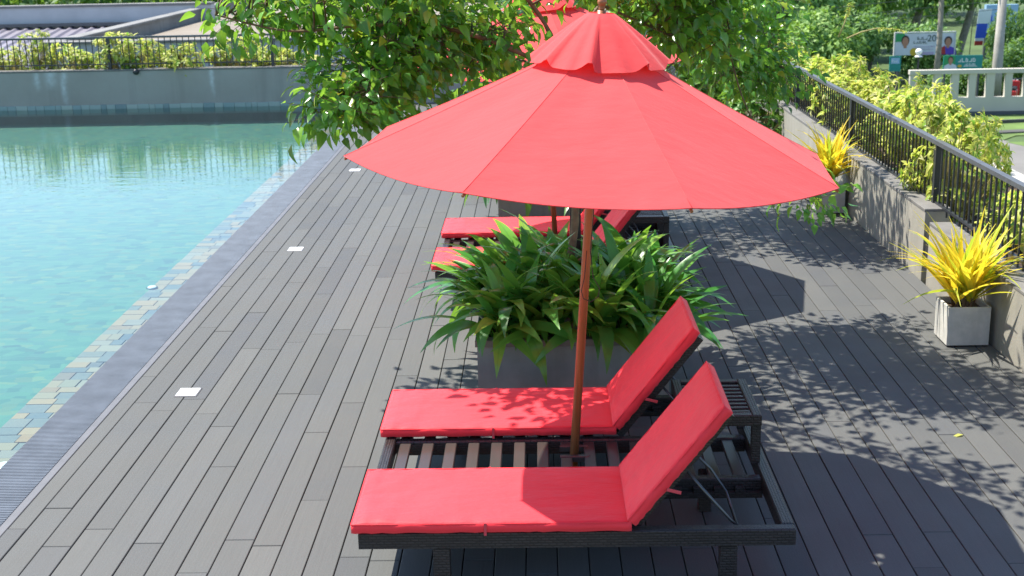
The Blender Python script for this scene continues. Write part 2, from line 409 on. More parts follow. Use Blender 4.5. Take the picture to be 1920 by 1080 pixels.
X0, PITCH, DX0, DX1, YA, YB = -2.61, .1483, -2.712, 3.148, 3.6, 22.3
deck = MB().box(DX0, DX1, YA, YB, -.4, -.034).build('deck', 'dark_gap'); tag(deck, kind='structure')
planks = []
xs = [DX0]+[X0+PITCH*i for i in range(0, 60) if X0+PITCH*i < DX1-.02]+[DX1]
LIGHTS = [(-2.308, 7.81), (-2.308, 11.69), (-2.308, 15.81)]
for i in range(len(xs)-1):
    y = YA-random.uniform(0, 1.8)
    while y < YB:
        L = random.choice((1.35, 1.6, 1.9, 2.2, 2.45))*random.uniform(.92, 1.08)
        y1 = min(y+L, YB); y0 = max(y, YA)
        if YB-y1 < .4: y1 = YB
        if y1-y0 > .05: planks.append((xs[i], xs[i+1], y0, y1))
        y = y1
        if y >= YB: break
def area(p):
    c = [to_px((p[a], max(p[b], 4.9), 0)) for a, b in ((0, 2), (1, 2), (1, 3), (0, 3))]
    A = 0
    for k in range(4):
        (x, y), (x2, y2) = c[k], c[(k+1) % 4]; x, x2 = min(max(x, 0), 1920), min(max(x2, 0), 1920); y, y2 = min(y, 1080), min(y2, 1080); A += x*y2-x2*y
    return abs(A)/2 if p[3] > 4.9 else 0
planks.sort(key=area, reverse=True)
gp = .0027
rest = MB()
for k, (a, b, c, d) in enumerate(planks):
    dz = random.uniform(-.0012, .0012)
    m = MB() if k < 295 else rest
    m.box(a+gp, b-gp, c+.0022, d-.0022, -.026, dz, .0028, False)
    if k < 295: m.build('plank', 'plank', deck)
tag(rest.build('plank_field', 'plank', deck), kind='stuff')
# pool-side edge, drain channel, grating
tag(MB().box(-2.762, DX0-.002, YA, YB, -.4, -.001, .003).build('deck_edge', 'edge_strip'), kind='structure')
gut = MB().box(-3.07, -2.764, YA, YB, -.4, -.07).build('drain_channel', 'gutter'); tag(gut, kind='structure')
gm = MB(); y = YA
while y < YB-.03:
    gm.box(-3.066, -2.768, y, y+.0125, -.03, -.006, .002, False); y += .0205
tag(gm.build('grating', 'grate', gut), kind='stuff')
gm = MB()
for x in (-3.03, -2.92, -2.81): gm.box(x, x+.008, YA, YB, -.06, -.0305)
gm.build('grating_bearer', 'grate', gut)
# pool
PX0 = -15.
WZ = -.012
pool = MB(); pool.add([(PX0, YA, -.27), (-3.36, YA, -.27), (-3.36, YB, -.27), (PX0, YB, -.27), (-3.36, YA, -.07), (-3.36, YB, -.07), (PX0, YB, .0), (-3.36, YB, 0)], [(0, 1, 2, 3), (1, 4, 5, 2), (3, 2, 7, 6)])
po = pool.build('pool_basin', 'pool_tile'); tag(po, kind='structure')
led = MB().box(-3.355, -3.072, YA, YB, -.5, -.046).build('pool_ledge', 'gutter'); tag(led, kind='structure')
tiles = []
y = 4.6
while y < YB-.05:
    h = random.choice((.10, .12, .12, .15)); x = -3.353
    while x < -3.08:
        wd = min(random.choice((.09, .12, .15, .18)), -3.075-x)
        if -3.075-(x+wd) < .03: wd = -3.075-x
        tiles.append((x, x+wd, y, y+h)); x += wd
    y += h
lr = MB()
for k, (a, b, c, d) in enumerate(tiles):
    m = MB() if k < 290 else lr
    m.box(a+.002, b-.002, c+.002, d-.002, -.045, -.038+random.uniform(-.003, .003), .002, False)
    if k < 290: m.build('tile', 'ledge_tile', led)
tag(lr.build('tile_field', 'ledge_tile', led), kind='stuff')
wt = MB().add([(PX0, YA, WZ), (-3.071, YA, WZ), (-3.071, YB-.001, WZ), (PX0, YB-.001, WZ)], [(0, 1, 2, 3)]).build('water', 'water'); tag(wt, kind='structure')

# ------------------------------------------------------------------ terrace walls and planting beds
WT = .665
fw = MB().box(-15.2, 3.148, YB, YB+.22, -.8, WT-.03).build('pool_wall', 'render_wall')
tag(fw, 'long grey rendered wall with white streaks closing the far end of the pool', 'wall')
MB().box(-15.2, 3.148, YB-.006, YB+.226, WT-.029, WT, .004).build('coping', 'coping', fw)
bm_ = MB(); x = -14.2; k = 0
while x < -3.1:
    wd = random.choice((.10, .15, .2)); x1 = min(x+wd, -3.075)
    MB().box(x+.003, x1-.003, YB-.012, YB-.0005, -.12, .062+random.uniform(-.004, .004), .002).build('tile', 'band_tile', fw); x = x1
sw = thing('terrace_wall', 'low beige rendered wall topped by the railing along the right side of the deck', 'wall', (3.15, 8, 0))
def swb(name, x0, x1, y0, y1, z0, z1, mat, ch=0.): return MB().box(x0-3.15, x1-3.15, y0-8, y1-8, z0, z1, ch).build(name, mat, sw)
swb('wall_run', 3.15, 3.36, 3.6, 10.16, -.5, .5, 'side_wall')
swb('wall_run', 3.15, 3.36, 10.30, 22.52, -.5, .575, 'side_wall')
swb('wall_run', 3.21, 3.36, 10.162, 10.298, -.5, .46, 'side_wall')
swb('coping', 3.146, 3.364, 3.6, 10.158, .501, .522, 'coping', .004)
swb('coping', 3.146, 3.364, 10.302, 22.525, .576, .60, 'coping', .004)
MB().box(3.166-3.15, 3.208-3.15, 10.17-8, 10.29-8, .2, .40).build('drain_outlet', 'dark_gap', sw)
bed = MB().box(3.365, 4.5, 3.6, 24.2, -1.2, .42).build('planting_bed', 'soil'); tag(bed, kind='structure')
bed2 = MB().box(-15.2, 3.364, YB+.23, 23.6, -1.2, .5).build('planting_bed', 'soil'); tag(bed2, kind='structure')
plain('paint_outer', (.38, .37, .34), .8, .15)
tag(MB().box(4.501, 4.65, 3.6, 24.35, GZ, .5).build('terrace_facade', 'paint_outer'), 'plain outer wall of the raised terrace below the right planting bed', 'wall')

# ------------------------------------------------------------------ railings
def railing(name, label, p0, p1, z0, z1, posts, mat_bar='iron', sp=.106):
    p0 = np.array(p0); p1 = np.array(p1); L = np.linalg.norm(p1-p0); d = (p1-p0)/L; nrm = np.array([-d[1], d[0], 0])
    t = thing(name, label, 'railing', tuple(p0))
    def bar(nm, s0, s1, hw, za, zb, mat, ch=0):
        m = MB(); c = d*(s0+s1)/2; m.obox((c[0], c[1], (za+zb)/2), d, nrm, (0, 0, 1), (s1-s0)/2, hw, (zb-za)/2); return m.build(nm, mat, t)
    bar('top_rail', 0, L, .027, z1-.034, z1, 'iron_grey')
    bar('bottom_rail', 0, L, .014, z0+.075, z0+.095, mat_bar)
    proto = MB().box(-.0065, .0065, -.0065, .0065, z0+.02, z1-.034).mesh('baluster', mat_bar)
    pm = MB().box(-.026, .026, -.026, .026, z0, z1-.033).mesh('post', mat_bar)
    for s in posts: obj('post', pm, t, tuple(d*s))
    s = .06
    while s < L:
        if min(abs(s-q) for q in posts) > .04: obj('baluster', proto, t, tuple(d*s))
        s += sp
    return t
railing('railing', 'black iron railing with thin balusters on the far pool wall', (-13.2, YB+.11, 0), (3.20, YB+.11, 0), WT, 1.225, [.03, 2.9, 5.75, 8.6, 11.45, 14.3, 16.35])
railing('railing', 'black iron railing with thick post on the low right-hand wall beside the potted plants', (3.30, 7.2, 0), (3.30, YB+.05, 0), .52, 1.12, [.03, 3.35, 6.3, 9.2, 12.2, 15.1])
# ------------------------------------------------------------------ lounger sets
def make_lounger():
    t = thing('double_lounger', 'double sun lounger of dark brown wicker with slatted centre, nearest to the viewer', 'sun lounger', (.14, 6.0, 0), 'double sun loungers along the deck')
    ox, oy = .14, 6.0
    def B(name, x0, x1, y0, y1, z0, z1, mat='wicker', ch=.006):
        return MB().box(x0-ox, x1-ox, y0-oy, y1-oy, z0, z1, ch).build(name, mat, t, uv='box')
    B('rail', -.826, 1.106, 5.15, 5.205, .225, .302); B('rail', -.826, 1.106, 6.80, 6.855, .225, .302)
    B('rail', -.828, -.772, 5.2055, 6.7995, .227, .304); B('rail', 1.052, 1.108, 5.2055, 6.7995, .227, .304)
    B('cross_rail', -.7715, 1.0515, 5.715, 5.765, .215, .292); B('cross_rail', -.7715, 1.0515, 6.225, 6.275, .215, .292)
    for x in (-.46, .815):
        for y in (5.1535, 6.782): B('leg', x-.037, x+.037, y, y+.07, 0, .2245)
        B('leg', x-.03, x+.03, 5.96, 6.03, 0, .21)
    x = -.748
    k = 0
    while x < 1.04:
        hole = abs(x+.03-.159) < .06
        for (a, b) in ((5.7655, 6.2245),):
            if hole:
                B('slat', x, x+.058, a, 6.015, .262, .283, 'slat', .004); B('slat', x, x+.058, 6.175, b, .262, .283, 'slat', .004)
            else: B('slat', x, x+.058, a, b, .262, .283, 'slat', .004)
        if x < .32:
            B('slat', x, x+.058, 5.2055, 5.7145, .262, .283, 'slat', .004); B('slat', x, x+.058, 6.2755, 6.7995, .262, .283, 'slat', .004)
        x += .1195; k += 1
    B('umbrella_collar', .085, .235, 6.016, 6.046, .258, .287, 'slat', .004); B('umbrella_collar', .085, .235, 6.150, 6.1745, .258, .287, 'slat', .004)
    for (y0, y1) in ((5.2055, 5.7145), (6.2755, 6.7995)):
        for yy in (y0+.003, y1-.033):
            m = MB(); m.box(.42-ox, 1.0515-ox, yy-oy, yy+.03-oy, .205, .235)
            for q in range(5): m.box(.52+q*.1-ox, .565+q*.1-ox, yy+.001-oy, yy+.029-oy, .2352, .258)
            m.build('ratchet_rail', 'wicker', t, uv='box')
        # backrest frame tilted up at 52 degrees, then the stay
        a = R(52); ux = np.array([math.cos(a), 0, math.sin(a)]); uz = np.array([-math.sin(a), 0, math.cos(a)]); uy = np.array([0, 1., 0])
        hb = np.array([.40-ox, (y0+y1)/2-oy, .290]); Lb = .675; hw = (y1-y0)/2-.004
        m = MB()
        for sgn in (-1, 1): m.obox(hb+ux*Lb/2+uy*sgn*(hw-.02), ux, uy, uz, Lb/2, .02, .019)
        for q in (.02, Lb-.02): m.obox(hb+ux*q, ux, uy, uz, .0199, hw-.0402, .0185)
        m.build('backrest_frame', 'wicker', t, uv='box')
        for q in range(5):
            m = MB(); m.obox(hb+ux*(.11+q*.115)-uz*.003, ux, uy, uz, .028, hw-.041, .008); m.build('backrest_slat', 'slat', t)
        p = hb+ux*.36; m = MB(); ya, yb = y0+.04-oy, y1-.06-oy
        s0 = np.array([p[0]+.01, ya, p[2]-.03]); e0 = np.array([.86-ox, ya+.01, .262]); e1 = np.array([.86-ox, yb, .262]); s1 = np.array([p[0]+.01, yb, p[2]-.03])
        m.tube([s0, e0*.9+s0*.1+np.array([0, 0, .004]), e0+np.array([.01, .02, -.002]), e1+np.array([.01, -.02, -.002]), e1*.72+s1*.28+np.array([0, 0, .03]), s1], .0068, 7)
        m.build('backrest_stay', 'steel_dark', t, smooth=True)
    return t
def pad_mesh(L, W, T, seedv, wr=.0, corner=.03):
    nx, ny = 46, 18; r = np.random.default_rng(seedv); vs, fs = [], []
    ph = r.uniform(0, 6.28, 8)
    def shape(u, v):      # soft top with pinched rim
        e = (1-abs(2*u-1)**10)*(1-abs(2*v-1)**6); return e
    for side in (1, -1):
        for j in range(ny+1):
            for i in range(nx+1):
                u, v = i/nx, j/ny
                cu = .5-.5*math.cos(math.pi*u); u2 = .55*u+.45*cu; v2 = .6*v+.4*(.5-.5*math.cos(math.pi*v))
                e = max(0., shape(u2, v2)); z = T*(.36+.14*e**.5)*side
                z += side*.0060*math.sin(5*u2+ph[0])*math.sin(4*v2+ph[1])*e
                if wr: z += wr*(math.sin(46*u2+3*math.sin(7*v2+ph[2])+ph[3])*math.exp(-u2*9)+.6*math.sin(38*u2+2*v2+ph[4])*math.exp(-(1-u2)*14))*e
                z += .0022*math.sin(70*u2+4*math.sin(11*u2)+ph[5])*(1-e)+side*.003*math.sin(11*u2+6*v2+ph[7])*e
                x = L*u2; y = W*(v2-.5)
                ry = .006*math.sin(23*u2+ph[6])*(1-e) if side > 0 else 0
                vs.append((x, y+ry*(1 if v2 > .5 else -1)*.5, z))
    n1 = (nx+1)*(ny+1)
    idx = lambda i, j, s=0: s*n1+j*(nx+1)+i
    for j in range(ny):
        for i in range(nx):
            fs.append((idx(i, j), idx(i+1, j), idx(i+1, j+1), idx(i, j+1))); fs.append((idx(i, j+1, 1), idx(i+1, j+1, 1), idx(i+1, j, 1), idx(i, j, 1)))
    for i in range(nx):
        fs.append((idx(i, 0, 1), idx(i+1, 0, 1), idx(i+1, 0), idx(i, 0))); fs.append((idx(i, ny), idx(i+1, ny), idx(i+1, ny, 1), idx(i, ny, 1)))
    for j in range(ny):
        fs.append((idx(0, j), idx(0, j+1), idx(0, j+1, 1), idx(0, j, 1))); fs.append((idx(nx, j, 1), idx(nx, j+1, 1), idx(nx, j+1), idx(nx, j)))
    m = MB(); m.v = vs; m.f = fs; return m
def piping(L, W, z):
    m = MB(); pts = []
    for (x, y) in ((0, -.5), (1, -.5), (1, .5), (0, .5), (0, -.5)): pts.append((L*x, W*y, z))
    path = []
    for a, b in zip(pts[:-1], pts[1:]):
        for k in range(12): path.append(tuple(np.array(a)+(np.array(b)-np.array(a))*k/12))
    path.append(pts[-1]); m.tube(path, .0026, 5, False); return m
def make_cushion(yc, sd, label):
    t = thing('lounger_cushion', label, 'cushion', (-.15, yc, .33), 'red lounger cushions')
    T = .058; W = .60; L = 1.235
    o = pad_mesh(L, W, T, sd, .0022).build('seat_pad', 'cushion_cloth', t, smooth=True); o.location = (-.852+.15, 0, T*.5-.03+.0035)
    pp = piping(L, W, T*.36).build('piping', 'cushion_cloth', o, smooth=True)
    a = R(52); Lb = .665
    bo = pad_mesh(Lb, W, T+.004, sd+5, .0065).build('back_pad', 'cushion_cloth', t, smooth=True)
    bo.matrix_local = Matrix.Translation((.383+.15, 0, .018)) @ Matrix.Rotation(-a, 4, 'Y')
    piping(Lb, W, (T+.004)*.36).build('piping', 'cushion_cloth', bo, smooth=True)
    # creased roll of cloth where the two pads meet
    m = MB(); r = np.random.default_rng(sd+9); path = [(0.385+.15+.006*math.sin(k*1.9+sd), -W*.48+W*.96*k/14, .034+.004*math.sin(k*2.3)) for k in range(15)]
    m.tube(path, [.010+.004*r.random() for _ in range(15)], 7); m.build('hinge_fold', 'cushion_cloth', t, smooth=True)
    for (x, y, s) in ((-.26, -W/2, -1), (-.26, W/2, 1)):
        m = MB(); y += s*.004
        m.obox((x+.15, y, -.002), (1, 0, 0), (0, 1, 0), (0, 0, 1), .006, .002, .030); m.build('tie', 'tie_cloth', t)
    m = MB(); c = np.array([.53+.15+.035, -W/2-.004, .17]); m.obox(c, (math.cos(R(-15)), 0, math.sin(R(-15))), (0, 1, 0), (-math.sin(R(-15)), 0, math.cos(R(-15))), .032, .002, .007); m.build('tie', 'tie_cloth', t)
    return t
def make_table():
    t = thing('side_table', 'dark wicker side table with slatted top at the head of the nearest lounger', 'side table', (.876, 6.14, .293), 'wicker side tables')
    hx, hy, zt = .195, .265, .262
    def B(name, *b, mat='wicker', ch=.004): return MB().box(*b, ch).build(name, mat, t, uv='box')
    for x in (-1, 1): B('apron', min(x*hx, x*(hx-.045)), max(x*hx, x*(hx-.045)), -hy, hy, zt-.055, zt)
    for y in (-1, 1): B('apron', -hx+.0455, hx-.0455, min(y*hy, y*(hy-.045)), max(y*hy, y*(hy-.045)), zt-.056, zt-.001)
    for k in range(8): B('slat', -hx+.0457, hx-.0457, -hy+.056+k*.052, -hy+.056+k*.052+.030, zt-.025, zt-.004)
    for x in (-1, 1):
        for y in (-1, 1): B('leg', x*(hx-.0225)-.0215, x*(hx-.0225)+.0215, y*(hy-.03)-.0215, y*(hy-.03)+.0215, 0 if y > -2 else 0, zt-.0565)
    return t
UC = np.array([.258, 6.098, 1.814]); UA = np.array([.064, 0, .998]); UA /= np.linalg.norm(UA); UR = 1.196
UTA = np.array([-.885, 5.755, 1.887])
def make_umbrella():
    base = np.array([.142, 6.098, .0])
    t = thing('parasol', 'red market parasol with a wooden pole rising from the nearest lounger', 'parasol', tuple(base), 'red parasols over the loungers')
    C = UC-base; e1 = (UTA-UC); e1 -= UA*np.dot(e1, UA); e1 /= np.linalg.norm(e1); e2 = np.cross(UA, e1)
    D = [math.cos(k*math.pi/4)*e1+math.sin(k*math.pi/4)*e2 for k in range(8)]
    def canopy(r, k, u):   # point of panel k
        LL = .575*(1-r/UR)-.012*math.sin(math.pi*r/UR)
        d = (1-u)*D[k]+u*D[(k+1) % 8]; s = 4*u*(1-u)
        return C+UA*(LL-.026*s*(r/UR)**1.5)+d*r*(1+.012*s*(r/UR))
    nu, nv = 14, 16
    for k in range(8):
        m = MB(); ph = random.uniform(0, 6)
        for j in range(nv+1):
            for i in range(nu+1):
                u = i/nu; r = .10+(UR-.10)*j/nv; p = canopy(r, k, u)
                p = p+UA*.0022*math.sin(9*u+5*r+ph)*4*u*(1-u)
                m.v.append(tuple(p))
        for j in range(nv):
            for i in range(nu): q = j*(nu+1)+i; m.f.append((q, q+nu+1, q+nu+2, q+1))
        o = m.build('canopy_panel', 'canopy_cloth', t, smooth=True)
        h = MB(); h.tube([canopy(UR, k, i/14)-UA*.001 for i in range(15)], .003, 6); h.build('hem', 'canopy_seam', o, smooth=True)
        s = MB(); s.tube([canopy(.30+(UR-.30)*i/12, k, 0)+UA*.0004 for i in range(13)], .0017, 5); s.build('seam', 'canopy_seam', o, smooth=True)
    # vent cap with soft folds
    m = MB(); na, nr = 96, 14
    fold = [(k*math.pi/4+.39+random.uniform(-.1, .1), (random.uniform(.7, 1.15) if k != 6 else .25)) for k in range(8)]
    for j in range(nr+1):
        s = j/nr
        for i in range(na):
            a = 2*math.pi*i/na; r = .062+(.338-.062)*s
            sec = (a % (math.pi/4))/(math.pi/4); ch = math.cos(math.pi/8)/math.cos((sec-.5)*math.pi/4)
            wv = 0.
            for fa, am in fold:
                da = (a-fa+math.pi) % (2*math.pi)-math.pi; wv += am*math.exp(-(da/(.055 if da > 0 else .11))**2)
            rip = .010*math.sin(3*a+1.1)+.004*math.sin(9*a)
            r2 = r*(.25+.75*(ch if s > .2 else 1)) if False else r*(1-(1-ch)*s*.9)
            z = .668-.229*s**1.05+(.044*wv+rip*.5-.010)*s**1.2
            r2 += (.016*wv)*s
            tw = .10*wv*s*0.4
            d = math.cos(a+tw)*e1+math.sin(a+tw)*e2; m.v.append(tuple(C+UA*z+d*r2))
    for j in range(nr):
        for i in range(na): i2 = (i+1) % na; m.f.append((j*na+i, (j+1)*na+i, (j+1)*na+i2, j*na+i2))
    m.build('vent_cap', 'canopy_cloth', t, smooth=True)
    # pole, finial, ribs, runner, base
    p0 = np.array([0, 0, .012]); tip = C+UA*.70
    MB().tube([p0, C+UA*.1, tip-UA*.02], [.0222, .0222, .021], 20).build('pole', 'pole_wood', t, smooth=True)
    m = MB(); cf = tip
    prof = [(.012, -.02), (.016, -.012), (.012, -.004), (.018, .004), (.0225, .016), (.0205, .028), (.012, .037), (.002, .04)]
    m.tube([cf+UA*z for r, z in prof], [r for r, z in prof], 14); m.build('finial', 'pole_wood', t, smooth=True)
    for k in range(8):
        m = MB(); a = C+UA*.520+D[k]*.05; b = canopy(UR, k, 0)-UA*.016
        m.tube([a, (a+b)/2-UA*.012, b], [.009, .009, .007], 6); rb = m.build('rib', 'pole_wood', t)
        m = MB(); m.tube([C+UA*.13+D[k]*.04, canopy(UR*.5, k, 0)-UA*.02], .007, 6); m.build('strut', 'pole_wood', rb)
    m = MB(); m.tube([C+UA*.10, C+UA*.17], .042, 14); m.build('runner', 'pole_wood', t)
    m = MB(); m.tube([C+UA*.52, C+UA*.57], .045, 14); m.build('hub', 'pole_wood', t)
    m = MB(); m.lathe((0, 0, 0), [(.25, 0), (.25, .04), (.235, .055), (.05, .06), (.035, .075), (.033, .19), (.026, .195)], 24); m.build('base', 'post_dark', t)
    cpts = [at_y(x, y, 6.02)-base for x, y in ((1112, 330), (1113, 400), (1107, 470), (1112, 520), (1124, 540), (1122, 556), (1108, 566), (1094, 560), (1090, 545), (1096, 520), (1100, 470))]
    m = MB(); m.tube(cpts, .0024, 6); m.build('cord', 'cord', t, smooth=True)
    return t
SETDY = 4.5
lg = make_lounger()
cf = make_cushion(5.43, 3, 'red cushion on the nearest lounger bed, front one of the pair by the viewer')
cr = make_cushion(6.545, 8, 'red cushion dappled by leaf shade, between parasol pole and planter')
for o, y in ((cf, 5.43), (cr, 6.545)): o.location = (-.0, y, .33); o.location.x = -.15+.15 - .15
tb = make_table()
um = make_umbrella()

# ------------------------------------------------------------------ planters and their leafy plants
lily_t = [leaf_tpl(L, W, b, .22, 10, 1.6, .82) for L, W, b in ((.52, .088, .55), (.60, .094, .85), (.50, .086, 1.1), (.56, .096, 1.35), (.46, .084, .38), (.62, .092, .7))]
lily_m = [leaf_mesh('leaf', q, 'lily_leaf') for q in lily_t]
def make_planter(dy, label, plabel):
    y0 = 7.43+dy; x0, x1, dp, zt = -.395, .78, 1.15, .455
    t = thing('planter', label, 'planter', ((x0+x1)/2, y0+dp/2, 0), 'concrete planters between the loungers')
    hx, hy = (x1-x0)/2, dp/2
    for nm, b in (('side', (-hx, hx, -hy, -hy+.05)), ('side', (-hx, hx, hy-.05, hy)), ('side', (-hx, -hx+.05, -hy+.0505, hy-.0505)), ('side', (hx-.05, hx, -hy+.0505, hy-.0505))):
        MB().box(b[0], b[1], b[2], b[3], 0, zt-.046, .003).build(nm, 'planter_concrete', t)
    m = MB()
    for b in ((-hx-.012, hx+.012, -hy-.012, -hy+.065), (-hx-.012, hx+.012, hy-.065, hy+.012), (-hx-.012, -hx+.065, -hy+.0655, hy-.0655), (hx-.065, hx+.012, -hy+.0655, hy-.0655)):
        MB().box(*b, zt-.042, zt, .004).build('rim', 'planter_rim', t)
    MB().box(-hx+.051, hx-.051, -hy+.051, hy-.051, .05, zt-.06).build('soil', 'soil', t)
    pl = thing('planter_plant', plabel, 'plant', ((x0+x1)/2, y0+dp/2, zt-.06), 'leafy plants filling the concrete planters')
    r = np.random.default_rng(21+int(dy*10))
    crowns = []
    for gx in np.linspace(-hx+.12, hx-.12, 6):
        for gy in np.linspace(-hy+.12, hy-.14, 5): crowns.append((gx+r.uniform(-.05, .05), gy+r.uniform(-.05, .05)))
    n = 0; Ms, ch = [], []
    for (cx, cy) in crowns:
        for q in range(22):
            az = r.uniform(0, 2*math.pi)
            out = np.array([cx/hx*.9, cy/hy*.9])
            dxy = np.array([math.cos(az), math.sin(az)])+out*r.uniform(.2, .9); dxy /= np.linalg.norm(dxy)+1e-6
            edge = min(1, max(abs(cx)/hx, abs(cy)/hy))
            el = R(r.uniform(46, 88)-r.uniform(0, 36)*edge*(1 if np.dot(dxy, out) > .2 else 0))
            d = np.array([dxy[0]*math.cos(el), dxy[1]*math.cos(el), math.sin(el)])
            M = frame_from(d, (0, 0, 1), r.uniform(-.5, .5)); s = r.uniform(.76, 1.1)
            st = r.uniform(.04, .20)
            Ms.append(mat4(M, np.array([cx, cy, 0])+d*st, s)); ch.append(int(r.integers(0, 6)))
    order = list(range(len(Ms))); order.sort(key=lambda k: Ms[k][1, 3]-Ms[k][2, 3]*.8-abs(Ms[k][0, 3])*.2)
    front = order[:285] if dy == 0 else []
    for k in front: obj('leaf', lily_m[ch[k]], pl, mw=Matrix(Ms[k].tolist()))
    rest_ = order[len(front):]
    me = mass_mesh('leaf_mass', 'lily_leaf', lily_t, np.array([Ms[k] for k in rest_]), np.array([ch[k] for k in rest_]))
    tag(obj('leaf_mass', me, pl), kind='stuff')
    sm = MB()
    for k in order[::2]:
        p = Ms[k][:3, 3]; c = crowns[int(k//22)]; sm.tube([(c[0], c[1], -.05), p], [.005, .004], 4, False)
    tag(sm.build('stem', 'lily_leaf', pl), kind='stuff')
    return t
make_planter(0, 'grey concrete planter with thick rim behind the nearest lounger', 'mass of glossy dark green strap leaves spilling over the nearer planter')
make_planter(SETDY, 'grey concrete planter mostly hidden behind the second lounger', 'strap leaved green plant in the farther planter behind the second lounger')
m = MB().box(-.036, .036, -.036, .036, 0, 1.25).build('garden_post', 'post_dark', loc=(.235, 8.33, .35)); tag(m, 'dark brown square post standing among the leaves of the nearer planter', 'post')
bx = thing('garden_box', 'small beige box half hidden by leaves at the front of the nearer planter', 'box', (.19, 7.66, .42))
MB().box(-.055, .055, -.04, .04, 0, .185, .006).build('housing', 'beige_box', bx); MB().box(-.04, .04, -.043, -.0405, .03, .09).build('cover', 'planter_rim', bx)

# copies of the sets farther along the deck
lg2 = copy_tree(lg, (0, SETDY, 0), 'second double wicker lounger, mostly hidden behind the leafy planter')
lg3 = copy_tree(lg, (0, 2*SETDY, 0), 'third double wicker lounger, farthest one under the parasol edge')
copy_tree(cf, (0, SETDY, 0), 'red cushion low behind the left leaves of the planter, front one of the second lounger')
copy_tree(cr, (0, SETDY, 0), 'red cushion above the leaves against the farther planter, rear one of the second lounger')
copy_tree(cf, (0, 2*SETDY, 0), 'red cushion on the front bed of the third and farthest lounger')
copy_tree(cr, (0, 2*SETDY, 0), 'red cushion on the rear bed of the third and farthest lounger')
copy_tree(tb, (0, SETDY, 0), 'dark wicker side table right of the red backrests of the second lounger')
um2 = copy_tree(um, (0, SETDY, 0), 'second red parasol glimpsed through the tree leaves behind the first')
# a little turn keeps the farther cloth from being an exact twin
um2.rotation_euler = (0, R(-6.2), R(-6))
lg3['label'] = 'third double wicker lounger, the farthest along the deck'

# ------------------------------------------------------------------ deck lights and wall lamp
for k, (x, y) in enumerate(LIGHTS):
    t = thing('deck_light', ('nearest', 'middle', 'farthest')[k]+' of the three square white lights set into the deck boards', 'light', (x, y, 0), 'square deck lights')
    MB().box(-.074, .074, -.078, .078, -.02, .004, .003).build('frame', 'edge_strip', t); MB().box(-.066, .066, -.070, .070, .0041, .0075, .002).build('lens', 'white_glass', t)
for k, (px, py) in enumerate(((285, 540), (8, 874))):
    p = at_z(px, py, -.036); t = thing('pool_light', ('small white light sunk in the tiled pool ledge, farther one', 'small white light sunk in the tiled pool ledge, nearer one')[k], 'light', tuple(p), 'lights on the pool ledge')
    MB().lathe((0, 0, 0), [(.05, 0), (.05, .006), (.04, .010)], 18).build('rim', 'steel_dark', t); MB().lathe((0, 0, .0101), [(.038, 0), (.03, .006)], 18).build('lens', 'white_glass', t)
p = at_y(256, 134, YB); t = thing('wall_lamp', 'small dark dome lamp under the coping of the far pool wall', 'lamp', (p[0], YB-.001, p[2]))
MB().tube([(0, 0, 0), (0, -.02, 0)], .05, 16).build('mount', 'iron', t); m = MB(); m.tube([(0, -.02, 0), (0, -.05, -.004), (0, -.075, -.012), (0, -.085, -.02)], [.055, .052, .036, .01], 16); m.build('shade', 'iron', t, smooth=True)

